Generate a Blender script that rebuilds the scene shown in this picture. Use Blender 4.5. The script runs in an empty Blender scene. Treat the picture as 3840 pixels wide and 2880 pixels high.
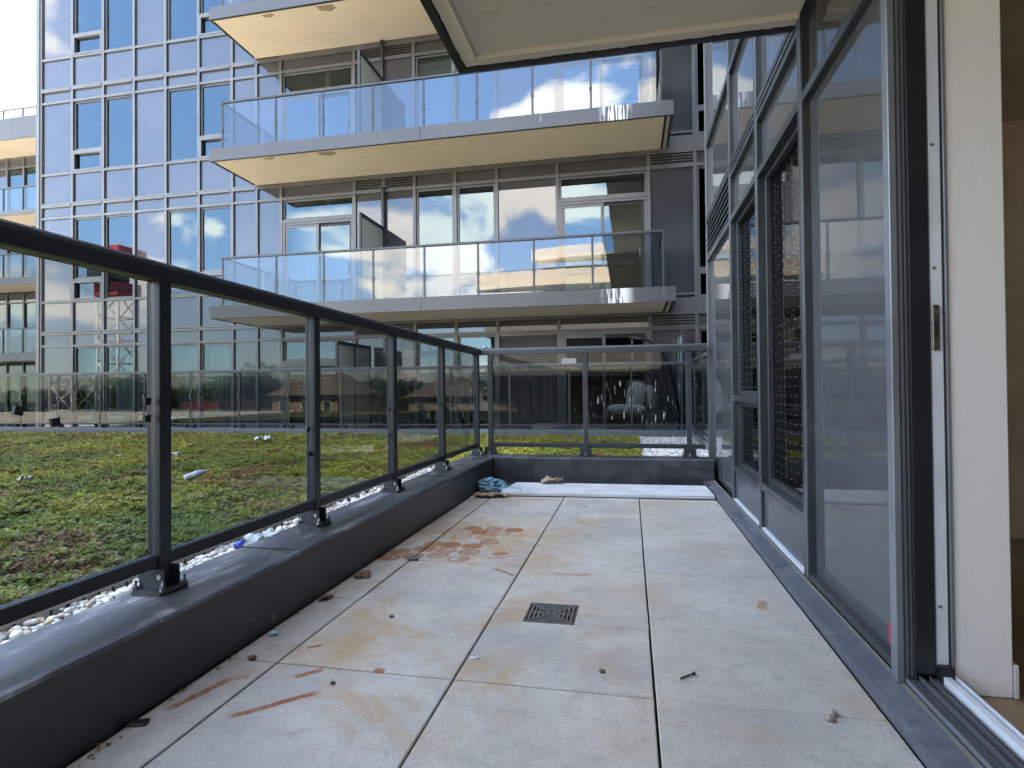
import bpy, bmesh, math, random
import numpy as np
from mathutils import Vector, Matrix, noise as mnoise

random.seed(7)
RNG = np.random.default_rng(7)
sc = bpy.context.scene
COL = sc.collection

# ---------------------------------------------------------------- camera
CAM_H = 0.913
cam_d = bpy.data.cameras.new('camera')
cam_d.sensor_width = 36.0
cam_d.lens = 0.56293 * 36.0
cam_d.clip_start = 0.02
cam_d.clip_end = 2000.0
cam = bpy.data.objects.new('camera', cam_d)
COL.objects.link(cam)
yaw, pit, rol = 0.20261211, 0.01223573, 0.00882449
fw = Vector((-math.sin(yaw) * math.cos(pit), math.cos(yaw) * math.cos(pit), math.sin(pit)))
rt = Vector((math.cos(yaw), math.sin(yaw), 0))
dn = fw.cross(rt)
rt2 = math.cos(rol) * rt + math.sin(rol) * dn
dn2 = -math.sin(rol) * rt + math.cos(rol) * dn
m3 = Matrix((rt2, -dn2, -fw)).transposed()
cam.matrix_world = Matrix.Translation((0, 0, CAM_H)) @ m3.to_4x4()
sc.camera = cam

# ---------------------------------------------------------------- sky and sun
SUN_EL, SUN_AZ = math.radians(56), math.radians(-28)     # azimuth from +Y towards +X
world = bpy.data.worlds.new('World')
sc.world = world
world.use_nodes = True
wn, wl = world.node_tree.nodes, world.node_tree.links
wn.clear()
w_out = wn.new('ShaderNodeOutputWorld')
w_bg = wn.new('ShaderNodeBackground')
w_bg.inputs['Strength'].default_value = 0.15
sky = wn.new('ShaderNodeTexSky')
sky.sky_type = 'NISHITA'
sky.sun_disc = False
sky.sun_elevation = SUN_EL
sky.sun_rotation = SUN_AZ
sky.air_density = 0.75
sky.dust_density = 0.05
sky.ozone_density = 1.7
tc = wn.new('ShaderNodeTexCoord')
sep = wn.new('ShaderNodeSeparateXYZ')
wl.new(tc.outputs['Generated'], sep.inputs[0])
def wmath(op, a, b=None, c=None):
    n = wn.new('ShaderNodeMath'); n.operation = op
    for i, v in enumerate((a, b, c)):
        if v is None: continue
        if isinstance(v, (int, float)): n.inputs[i].default_value = v
        else: wl.new(v, n.inputs[i])
    return n.outputs[0]
nz = wn.new('ShaderNodeTexNoise')
nz.inputs['Scale'].default_value = 3.6
nz.inputs['Detail'].default_value = 9.0
nz.inputs['Roughness'].default_value = 0.52
nz.inputs['Distortion'].default_value = 0.25
mp = wn.new('ShaderNodeMapping')
mp.inputs['Location'].default_value = (0.4, 0.3, 0.0)
mp.inputs['Scale'].default_value = (1.0, 1.0, 1.7)
wl.new(tc.outputs['Generated'], mp.inputs[0])
wl.new(mp.outputs[0], nz.inputs['Vector'])
ramp = wn.new('ShaderNodeMapRange')
ramp.interpolation_type = 'SMOOTHSTEP'
ramp.inputs['From Min'].default_value = 0.53
ramp.inputs['From Max'].default_value = 0.60
wl.new(nz.outputs['Fac'], ramp.inputs['Value'])
nz2 = wn.new('ShaderNodeTexNoise')
nz2.inputs['Scale'].default_value = 7.0
nz2.inputs['Detail'].default_value = 6.0
wl.new(mp.outputs[0], nz2.inputs['Vector'])
cl = wn.new('ShaderNodeMix'); cl.data_type = 'RGBA'
cl.inputs[6].default_value = (3.0, 3.1, 3.3, 1)
cl.inputs[7].default_value = (5.4, 5.15, 4.8, 1)
wl.new(nz2.outputs['Fac'], cl.inputs[0])
mixc = wn.new('ShaderNodeMix'); mixc.data_type = 'RGBA'
wl.new(wmath('MULTIPLY', ramp.outputs[0], 0.92), mixc.inputs[0])
# soften the range between the glare near the sun, the horizon and the deep blue
lum = wn.new('ShaderNodeRGBToBW'); wl.new(sky.outputs[0], lum.inputs[0])
gain = wmath('DIVIDE', 2.6, wmath('ADD', lum.outputs[0], 1.3))
skc = wn.new('ShaderNodeVectorMath'); skc.operation = 'SCALE'
wl.new(sky.outputs[0], skc.inputs[0]); wl.new(gain, skc.inputs['Scale'])
wl.new(skc.outputs[0], mixc.inputs[6])
wl.new(cl.outputs[2], mixc.inputs[7])
wl.new(mixc.outputs[2], w_bg.inputs[0])
wl.new(w_bg.outputs[0], w_out.inputs[0])

sun_d = bpy.data.lights.new('sun', 'SUN')
sun_d.energy = 4.5
sun_d.angle = math.radians(0.53)
sun_d.color = (1.0, 0.94, 0.85)
sun = bpy.data.objects.new('sun', sun_d)
COL.objects.link(sun)
sd = Vector((math.sin(SUN_AZ) * math.cos(SUN_EL), math.cos(SUN_AZ) * math.cos(SUN_EL), math.sin(SUN_EL)))
sun.rotation_euler = sd.to_track_quat('Z', 'Y').to_euler()
sun.location = (0, 0, 60)

sc.view_settings.view_transform = 'Standard'
sc.view_settings.look = 'None'
sc.view_settings.gamma = 1.0
sc.view_settings.use_curve_mapping = False
sc.view_settings.exposure = 4.0
sc.view_settings.use_white_balance = True
sc.view_settings.white_balance_temperature = 7550
sc.view_settings.white_balance_tint = 8
sc.cycles.use_denoising = True
sc.cycles.max_bounces = 10
sc.cycles.diffuse_bounces = 4
sc.cycles.glossy_bounces = 5
sc.cycles.transmission_bounces = 8
sc.cycles.transparent_max_bounces = 24
sc.cycles.caustics_reflective = False
sc.cycles.caustics_refractive = False
sc.cycles.sample_clamp_indirect = 8.0

# ---------------------------------------------------------------- helpers
def xf_world(p): return p
class MB:
    """collects shapes, then links them as ONE mesh object"""
    def __init__(s, tr=None):
        s.v, s.f, s.sm, s.tr = [], [], [], tr
    def add(s, vs, fs, smooth=False):
        o = len(s.v)
        s.v.extend([tuple(s.tr(v)) if s.tr else tuple(v) for v in vs])
        s.f.extend([tuple(i + o for i in f) for f in fs])
        s.sm.extend([smooth] * len(fs))
        return s
    def box(s, x0, x1, y0, y1, z0, z1, ch=0.0):
        if ch <= 0:
            return s.add([(x0,y0,z0),(x1,y0,z0),(x1,y1,z0),(x0,y1,z0),(x0,y0,z1),(x1,y0,z1),(x1,y1,z1),(x0,y1,z1)],
                  [(0,3,2,1),(4,5,6,7),(0,1,5,4),(1,2,6,5),(2,3,7,6),(3,0,4,7)])
        X, Y, Z = (x0, x1), (y0, y1), (z0, z1)
        vs, ix = [], {}
        for i in (0, 1):
            for j in (0, 1):
                for k in (0, 1):
                    c = [X[i], Y[j], Z[k]]
                    sg = [1 if q == 0 else -1 for q in (i, j, k)]
                    for a in range(3):
                        p = list(c)
                        for b in range(3):
                            if b != a: p[b] += sg[b] * ch
                        ix[(i, j, k, a)] = len(vs); vs.append(tuple(p))
        fs = []
        for a in range(3):
            b, c = (a + 1) % 3, (a + 2) % 3
            for q in (0, 1):
                f = []
                for (u, w) in ((0,0),(1,0),(1,1),(0,1)):
                    k = [0,0,0]; k[a] = q; k[b] = u; k[c] = w
                    f.append(ix[(*k, a)])
                fs.append(tuple(f))
            for u in (0, 1):
                for w in (0, 1):
                    f = []
                    for q in (0, 1):
                        k = [0,0,0]; k[a] = q; k[b] = u; k[c] = w
                        f.append((ix[(*k, b)], ix[(*k, c)]))
                    fs.append((f[0][0], f[1][0], f[1][1], f[0][1]))
        for i in (0, 1):
            for j in (0, 1):
                for k in (0, 1):
                    fs.append((ix[(i,j,k,0)], ix[(i,j,k,1)], ix[(i,j,k,2)]))
        return s.add(vs, fs)
    def prism(s, prof, axis, a0, a1, smooth=False):
        n = len(prof); vs = []
        for a in (a0, a1):
            for (p, q) in prof:
                vs.append({'x': (a, p, q), 'y': (p, a, q), 'z': (p, q, a)}[axis])
        fs = [tuple(range(n)), tuple(range(2*n-1, n-1, -1))]
        s.add(vs, fs)
        o = len(s.v) - 2*n
        for i in range(n):
            j = (i + 1) % n
            s.f.append((o+i, o+n+i, o+n+j, o+j)); s.sm.append(smooth)
        return s
    def tube(s, pts, r, n=8, smooth=True, caps=True):
        P = [Vector(p) for p in pts]; R = r if isinstance(r, (list, tuple)) else [r]*len(P)
        vs, fs = [], []
        ref = None
        for i, p in enumerate(P):
            t = (P[min(i+1, len(P)-1)] - P[max(i-1, 0)]).normalized()
            if ref is None:
                ref = t.orthogonal().normalized()
            ref = (ref - t * ref.dot(t)).normalized()
            b = t.cross(ref)
            for k in range(n):
                a = 2*math.pi*k/n
                vs.append(p + (ref*math.cos(a) + b*math.sin(a))*R[i])
        for i in range(len(P)-1):
            for k in range(n):
                k2 = (k+1) % n
                fs.append((i*n+k, i*n+k2, (i+1)*n+k2, (i+1)*n+k))
        s.add(vs, fs, smooth)
        if caps:
            o = len(s.v) - len(vs)
            s.f.append(tuple(o+k for k in range(n-1,-1,-1))); s.sm.append(False)
            s.f.append(tuple(o+(len(P)-1)*n+k for k in range(n))); s.sm.append(False)
        return s
    def build(s, name, material, parent=None, fix=True):
        off = Vector((0,0,0))
        q = parent
        while q is not None:
            off += q.location; q = q.parent
        me = bpy.data.meshes.new(name)
        me.from_pydata([(v[0]-off.x, v[1]-off.y, v[2]-off.z) for v in s.v], [], s.f)
        me.polygons.foreach_set('use_smooth', s.sm)
        if fix:
            bm = bmesh.new(); bm.from_mesh(me)
            bmesh.ops.recalc_face_normals(bm, faces=bm.faces)
            bm.to_mesh(me); bm.free()
        me.materials.append(material)
        o = bpy.data.objects.new(name, me)
        COL.objects.link(o)
        if parent: o.parent = parent
        return o
def empty(name, loc, label=None, cat=None, group=None):
    o = bpy.data.objects.new(name, None); COL.objects.link(o)
    o.location = loc; o.empty_display_size = 0.1
    if label: o['label'] = label
    if cat: o['category'] = cat
    if group: o['group'] = group
    return o
def tag(o, label, cat, group=None):
    o['label'] = label; o['category'] = cat
    if group: o['group'] = group
    return o
def struct(o): o['kind'] = 'structure'; return o
def stuff(o, label=None, cat=None):
    o['kind'] = 'stuff'
    if label: o['label'] = label
    if cat: o['category'] = cat
    return o
def fbm(x, y, z=0.0, o=4): return mnoise.fractal(Vector((x, y, z)), 1.0, 2.0, o)

# ---------------------------------------------------------------- materials
class NT:
    def __init__(s, name):
        s.m = bpy.data.materials.new(name); s.m.use_nodes = True
        s.n, s.l = s.m.node_tree.nodes, s.m.node_tree.links
        s.n.clear()
        s.out = s.n.new('ShaderNodeOutputMaterial')
    def node(s, t, **kw):
        n = s.n.new(t)
        for k, v in kw.items(): setattr(n, k, v)
        return n
    def put(s, sock, v):
        if hasattr(v, 'links') or isinstance(v, bpy.types.NodeSocket): s.l.new(v, sock)
        elif isinstance(v, (tuple, list)) and len(v) == 3 and sock.type == 'RGBA': sock.default_value = (*v, 1)
        else: sock.default_value = v
    def math(s, op, a, b=None, c=None, clamp=False):
        n = s.node('ShaderNodeMath', operation=op, use_clamp=clamp)
        for i, v in enumerate((a, b, c)):
            if v is not None: s.put(n.inputs[i], v)
        return n.outputs[0]
    def mix(s, f, a, b, blend='MIX'):
        n = s.node('ShaderNodeMix', data_type='RGBA', blend_type=blend)
        s.put(n.inputs[0], f); s.put(n.inputs[6], a); s.put(n.inputs[7], b)
        return n.outputs[2]
    def rng(s, v, a, b, c=0.0, d=1.0, smooth=True):
        n = s.node('ShaderNodeMapRange', interpolation_type='SMOOTHSTEP' if smooth else 'LINEAR')
        s.put(n.inputs[0], v)
        for i, x in zip((1,2,3,4), (a,b,c,d)): n.inputs[i].default_value = x
        return n.outputs[0]
    def pos(s): 
        if not hasattr(s, '_p'): s._p = s.node('ShaderNodeNewGeometry')
        return s._p.outputs['Position']
    def noise(s, scale, detail=3, rough=0.55, vec=None, stretch=None, dist=0.0):
        n = s.node('ShaderNodeTexNoise')
        n.inputs['Scale'].default_value = scale; n.inputs['Detail'].default_value = detail
        n.inputs['Roughness'].default_value = rough; n.inputs['Distortion'].default_value = dist
        v = vec or s.pos()
        if stretch:
            mpn = s.node('ShaderNodeMapping'); mpn.inputs['Scale'].default_value = stretch
            s.l.new(v, mpn.inputs[0]); v = mpn.outputs[0]
        s.l.new(v, n.inputs['Vector'])
        return n.outputs['Fac']
    def bump(s, h, strength=0.3, dist=0.01):
        n = s.node('ShaderNodeBump'); n.inputs['Strength'].default_value = strength
        n.inputs['Distance'].default_value = dist
        s.put(n.inputs['Height'], h)
        return n.outputs[0]
    def bsdf(s, color, rough=0.5, metal=0.0, ior=1.5, normal=None, **kw):
        b = s.node('ShaderNodeBsdfPrincipled')
        s.put(b.inputs['Base Color'], color); s.put(b.inputs['Roughness'], rough)
        s.put(b.inputs['Metallic'], metal); s.put(b.inputs['IOR'], ior)
        if normal is not None: s.l.new(normal, b.inputs['Normal'])
        for k, v in kw.items(): s.put(b.inputs[k], v)
        return b.outputs[0]
    def mixs(s, f, a, b):
        n = s.node('ShaderNodeMixShader'); s.put(n.inputs[0], f)
        s.l.new(a, n.inputs[1]); s.l.new(b, n.inputs[2]); return n.outputs[0]
    def done(s, sh): s.l.new(sh, s.out.inputs[0]); return s.m
    def rnd(s): return s.node('ShaderNodeObjectInfo').outputs['Random']

def simple(name, a, b=None, rough=0.5, metal=0.0, scale=6.0, ior=1.5, bump=0.0, bscale=60.0):
    t = NT(name)
    b = b or tuple(c*0.82 for c in a)
    col = t.mix(t.rng(t.noise(scale, 5), 0.35, 0.65), a, b)
    nr = t.bump(t.noise(bscale, 4), bump, 0.01) if bump else None
    return t.done(t.bsdf(col, rough, metal, ior, nr))

def metal_paint(name, base, dust, rough=0.42, amount=0.5, zdust=False):
    t = NT(name)
    n1 = t.noise(3.0, 6, 0.6); n2 = t.noise(38.0, 4)
    d = t.math('MULTIPLY', t.rng(n1, 0.42, 0.75), t.rng(n2, 0.3, 0.75))
    g = t.node('ShaderNodeNewGeometry')
    sp = t.node('ShaderNodeSeparateXYZ'); t.l.new(g.outputs['Normal'], sp.inputs[0])
    if zdust: d = t.math('MULTIPLY', d, t.rng(sp.outputs[2], 0.2, 0.9, 0.25, 1.0))
    col = t.mix(t.math('MULTIPLY', d, amount), base, dust)
    r = t.rng(n1, 0.3, 0.7, rough-0.08, rough+0.12)
    return t.done(t.bsdf(col, r, 0.0, 1.5, t.bump(n2, 0.06, 0.004)))

def glass_mat(name, tint, refl, rough=0.0, wav=0.02, wscale=1.2, spots=0.0, frit=False, streak=None, gcol=(1, 1, 1), graze=0.85):
    """see-through coated pane: tinted transmission plus mirror reflection"""
    t = NT(name)
    nr = t.bump(t.noise(wscale, 2), wav, 0.05)
    tr = t.node('ShaderNodeBsdfTransparent'); t.put(tr.inputs[0], tint)
    gl = t.node('ShaderNodeBsdfGlossy'); t.put(gl.inputs['Color'], gcol); gl.inputs['Roughness'].default_value = rough
    t.l.new(nr, gl.inputs['Normal'])
    lw = t.node('ShaderNodeLayerWeight'); lw.inputs['Blend'].default_value = 0.5
    f = t.math('MULTIPLY_ADD', t.math('POWER', lw.outputs['Facing'], 4.4), graze, refl, clamp=True)
    sh = t.mixs(f, tr.outputs[0], gl.outputs[0])
    if frit:
        sp = t.node('ShaderNodeSeparateXYZ'); t.l.new(t.pos(), sp.inputs[0])
        yy = t.math('MULTIPLY', sp.outputs[1], 10.0); zz = t.math('MULTIPLY', sp.outputs[2], 20.0)
        row = t.math('MODULO', t.math('FLOOR', zz), 2.0)
        fy = t.math('MULTIPLY', t.math('SUBTRACT', t.math('FRACT', t.math('ADD', yy, t.math('MULTIPLY', row, 0.13))), 0.5), 2.0)
        fz = t.math('SUBTRACT', t.math('FRACT', zz), 0.5)
        dd = t.math('SQRT', t.math('ADD', t.math('MULTIPLY', fy, fy), t.math('MULTIPLY', fz, fz)))
        dot = t.math('LESS_THAN', dd, 0.05)
        sh = t.mixs(dot, sh, t.bsdf((0.75, 0.77, 0.8), 0.6))
    if streak:
        x0, x1, z0, z1, th = streak
        sp = t.node('ShaderNodeSeparateXYZ'); t.l.new(t.pos(), sp.inputs[0])
        a = t.noise(1.0, 2, 0.5, stretch=(34, 34, 3.4))
        mk = t.rng(a, th, th + 0.03)
        mk = t.math('MULTIPLY', mk, t.rng(sp.outputs[0], x0, x0 + 0.5))
        mk = t.math('MULTIPLY', mk, t.rng(sp.outputs[0], x1, x1 - 0.3))
        mk = t.math('MULTIPLY', mk, t.rng(sp.outputs[2], z1, z1 - 0.15))
        sh = t.mixs(mk, sh, t.bsdf((0.7, 0.7, 0.68), 0.8))
    if spots:
        mk = t.rng(t.noise(26.0, 2), 0.74, 0.77)
        sh = t.mixs(t.math('MULTIPLY', mk, spots), sh, t.bsdf((0.7, 0.7, 0.7), 0.8))
    return t.done(sh)

def panel_mat(name, base, base2, refl, rough=0.02, wav=0.012, wscale=0.9, gcol=(1, 1, 1), ior=1.5):
    """opaque back-painted glass panel"""
    t = NT(name)
    col = t.mix(t.rnd(), base, base2)
    col = t.mix(t.rng(t.noise(0.7, 4), 0.3, 0.75, 0, 0.06), col, (0.5, 0.5, 0.52))
    nr = t.bump(t.noise(wscale, 2), wav, 0.05)
    gl = t.node('ShaderNodeBsdfGlossy'); gl.inputs['Roughness'].default_value = rough
    t.put(gl.inputs['Color'], gcol); t.l.new(nr, gl.inputs['Normal'])
    lw = t.node('ShaderNodeFresnel'); lw.inputs['IOR'].default_value = ior
    f = t.math('ADD', t.math('MULTIPLY', lw.outputs[0], 1.0 - refl), refl, clamp=True)
    df = t.node('ShaderNodeBsdfDiffuse'); t.put(df.inputs[0], col)
    return t.done(t.mixs(f, df.outputs[0], gl.outputs[0]))

M = {}
M['rail'] = metal_paint('rail_paint', (0.020, 0.026, 0.034), (0.13, 0.13, 0.13), 0.40, 0.25, True)
M['parapet'] = metal_paint('parapet_paint', (0.024, 0.027, 0.033), (0.20, 0.20, 0.20), 0.38, 0.35)
def parapet_mat():
    t = NT('weathered_cap_metal')
    g = t.node('ShaderNodeNewGeometry'); sp = t.node('ShaderNodeSeparateXYZ'); t.l.new(g.outputs['Normal'], sp.inputs[0])
    up = t.rng(sp.outputs[2], 0.3, 0.9)
    n1 = t.noise(1.0, 7, 0.66, stretch=(4.0, 1.3, 4.0), dist=0.8); n2 = t.noise(1.0, 5, 0.6, stretch=(30.0, 7.0, 20.0)); n3 = t.noise(24.0, 3)
    col = t.mix(t.rng(n1, 0.38, 0.68, 0, 1), (0.026, 0.029, 0.034), (0.060, 0.064, 0.072))
    col = t.mix(t.math('MULTIPLY', t.math('MULTIPLY', t.rng(n1, 0.5, 0.72), t.rng(n2, 0.42, 0.7)), t.math('MULTIPLY', up, 1.0)), col, (0.36, 0.36, 0.36))
    col = t.mix(t.math('MULTIPLY', t.rng(t.noise(7.0, 4, 0.7), 0.66, 0.70), 0.6), col, (0.17, 0.145, 0.11))
    col = t.mix(t.math('MULTIPLY', t.math('MULTIPLY', t.rng(n3, 0.71, 0.74), up), 0.7), col, (0.45, 0.45, 0.45))
    return t.done(t.bsdf(col, t.rng(n1, 0.3, 0.7, 0.30, 0.52), 0.0, 1.5, t.bump(n1, 0.08, 0.01)))
M['parapet'] = parapet_mat()
M['rail_grey'] = simple('grey_rail_paint', (0.045, 0.05, 0.056), (0.035, 0.039, 0.044), 0.42, 0.1)
M['mullion'] = simple('grey_aluminium', (0.125, 0.128, 0.135), (0.10, 0.104, 0.11), 0.38, 0.2, 2.0)
M['mullion_dark'] = metal_paint('dark_aluminium', (0.033, 0.037, 0.041), (0.11, 0.11, 0.11), 0.36, 0.4)
M['gasket'] = simple('black_gasket', (0.012, 0.012, 0.014), None, 0.5)
M['alu'] = simple('bare_aluminium', (0.22, 0.23, 0.25), (0.17, 0.18, 0.195), 0.42, 0.4, 4.0)
M['steel'] = simple('steel', (0.45, 0.45, 0.44), (0.3, 0.3, 0.3), 0.35, 0.9, 20.0)
M['white_alu'] = simple('white_lacquer', (0.62, 0.64, 0.67), (0.55, 0.57, 0.6), 0.35)
M['pane'] = glass_mat('window_glass', (0.54, 0.59, 0.61), 0.075, 0.0, 0.016, 0.8, gcol=(0.70, 0.88, 1.0))
M['pane_near'] = glass_mat('dotted_glass', (0.32, 0.36, 0.37), 0.03, 0.0, 0.006, 1.0, frit=True, graze=0.5)
M['guard'] = glass_mat('smoked_guard_glass', (0.75, 0.76, 0.755), 0.020, 0.0, 0.006, 1.5, spots=0.35)
M['guard_far'] = glass_mat('smoked_guard_glass_far', (0.60, 0.63, 0.645), 0.024, 0.0, 0.012, 0.9, spots=0.7, streak=(-0.9, 1.0, 0.1, 1.12, 0.66))
M['guard_up'] = glass_mat('balcony_guard_glass', (0.66, 0.71, 0.76), 0.05, 0.0, 0.012, 0.7)
M['panel'] = panel_mat('spandrel_glass', (0.054, 0.054, 0.062), (0.044, 0.045, 0.052), 0.030, gcol=(0.88, 0.92, 1.0))
M['panel_near'] = panel_mat('spandrel_glass_near', (0.060, 0.063, 0.068), (0.055, 0.058, 0.063), 0.0, 0.02, ior=1.38)
M['panel_low'] = simple('lower_panel_metal', (0.060, 0.066, 0.074), (0.082, 0.088, 0.096), 0.34, 0.0, 2.5)
M['frost'] = simple('frosted_glass', (0.40, 0.44, 0.44), (0.36, 0.40, 0.40), 0.35)
M['fascia'] = None
M['dark'] = simple('dark_interior', (0.035, 0.035, 0.037), (0.02, 0.02, 0.02), 0.9)
M['room'] = simple('room_wall', (0.30, 0.29, 0.27), (0.24, 0.23, 0.21), 0.9, scale=1.0)
M['curtain'] = simple('curtain_cloth', (0.70, 0.69, 0.64), (0.62, 0.61, 0.56), 0.9)
M['curtain_grey'] = simple('grey_curtain_cloth', (0.16, 0.18, 0.2), (0.12, 0.13, 0.15), 0.9)
M['blind'] = simple('blind_slats', (0.70, 0.74, 0.68), (0.62, 0.66, 0.60), 0.8)
M['patch'] = simple('repair_mortar', (0.40, 0.33, 0.24), (0.32, 0.26, 0.19), .9, 0, 12)

def soffit_mat(name, a, b, stainc, lines=False, rough=0.85):
    t = NT(name)
    n = t.noise(1.1, 6, 0.6); n2 = t.noise(9.0, 5, 0.65)
    col = t.mix(t.rng(n, 0.35, 0.7), a, b)
    col = t.mix(t.math('MULTIPLY', t.rng(n2, 0.62, 0.70), 0.25), col, stainc)
    sp = t.node('ShaderNodeSeparateXYZ'); t.l.new(t.pos(), sp.inputs[0])
    jx = t.math('ABSOLUTE', t.math('SUBTRACT', t.math('FRACT', t.math('MULTIPLY', sp.outputs[0], 0.41)), 0.5))
    jy = t.math('ABSOLUTE', t.math('SUBTRACT', t.math('FRACT', t.math('MULTIPLY', t.math('ADD', sp.outputs[1], .31), 0.82)), 0.5))
    jm = t.math('MAXIMUM', t.rng(jx, 0.004, 0.016, 1, 0), t.rng(jy, 0.006, 0.024, .7, 0))
    col = t.mix(t.math('MULTIPLY', jm, t.rng(n2, 0.35, 0.6, 0.05, 0.32)), col, tuple(min(.88, c*1.22) for c in a))
    tr = t.noise(2.3, 8, 0.7, dist=1.5)
    ridge = t.rng(t.math('ABSOLUTE', t.math('SUBTRACT', tr, 0.5)), 0.0, 0.012, 1.0, 0.0)
    ridge = t.math('MULTIPLY', ridge, t.rng(t.noise(1.3, 2), 0.5, 0.62))
    h = t.math('ADD', t.math('MULTIPLY', n2, 0.4), ridge)
    return t.done(t.bsdf(col, rough, 0.0, 1.45, t.bump(h, 0.55, 0.012)))
M['soffit'] = soffit_mat('beige_soffit_paint', (0.80, 0.69, 0.555), (0.76, 0.65, 0.52), (0.52, 0.45, 0.36))
M['soffit_near'] = soffit_mat('beige_soffit_paint_near', (0.72, 0.65, 0.555), (0.67, 0.605, 0.515), (0.48, 0.43, 0.37))

def fascia_mat():
    t = NT('fascia_metal')
    sp = t.node('ShaderNodeSeparateXYZ'); t.l.new(t.pos(), sp.inputs[0])
    col = t.mix(t.rng(t.noise(0.8, 5), 0.35, 0.7), (0.068, 0.070, 0.077), (0.058, 0.060, 0.067))
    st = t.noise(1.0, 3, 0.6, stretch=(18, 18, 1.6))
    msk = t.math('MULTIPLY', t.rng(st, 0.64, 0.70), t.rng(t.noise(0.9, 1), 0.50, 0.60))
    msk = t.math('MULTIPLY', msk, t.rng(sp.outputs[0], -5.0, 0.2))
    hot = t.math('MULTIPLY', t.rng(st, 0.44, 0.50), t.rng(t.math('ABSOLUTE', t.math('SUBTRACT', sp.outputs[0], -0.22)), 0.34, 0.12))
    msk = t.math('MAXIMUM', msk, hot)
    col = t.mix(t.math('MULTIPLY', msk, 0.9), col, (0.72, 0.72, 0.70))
    return t.done(t.bsdf(col, 0.42, 0.15))
M['fascia'] = fascia_mat()

# pavers: concrete, rust rings and bars lie where the photo shows them
RINGS = [(-1.035,3.718,1),(-0.894,3.714,.7),(-0.756,3.717,1),(-0.962,3.625,1.2),(-0.829,3.617,.55),(-0.895,3.508,.5),(-0.845,3.397,.75),
 (-0.926,3.293,1),(-1.058,3.296,1.1),(-1.163,3.294,.8),(-1.049,3.518,.25),(-1.123,3.40,.4),(-0.907,3.163,.8),(-1.045,3.175,.7),(-1.18,3.182,.9),
 (-1.297,3.108,.75),(-1.192,3.034,.9),(-1.06,3.071,.7),(-1.311,2.985,.9),(-1.14,3.656,.35),(-1.219,3.507,.3),(-0.93,3.03,.6)]
BARS = [(-1.323,1.436,-1.262,1.639,.015,1),(-1.262,1.639,-1.215,1.66,.02,.45),(-1.12,1.44,-0.94,1.613,.0135,1),(-1.067,1.682,-1.002,1.747,.013,.9),
 (-0.696,2.901,-0.568,2.797,.013,.9),(-1.145,1.88,-1.10,1.91,.010,.9),(-0.834,1.776,-0.796,1.768,.014,.9),(-0.76,3.13,-0.69,3.19,.03,.9),(-0.78,3.05,-0.60,3.16,.012,.6),
 (0.52,2.55,0.55,2.66,.02,.6),(-0.39,2.86,-0.2,2.88,.02,.5),(-0.27,2.63,-0.20,2.67,.008,.5)]
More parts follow.
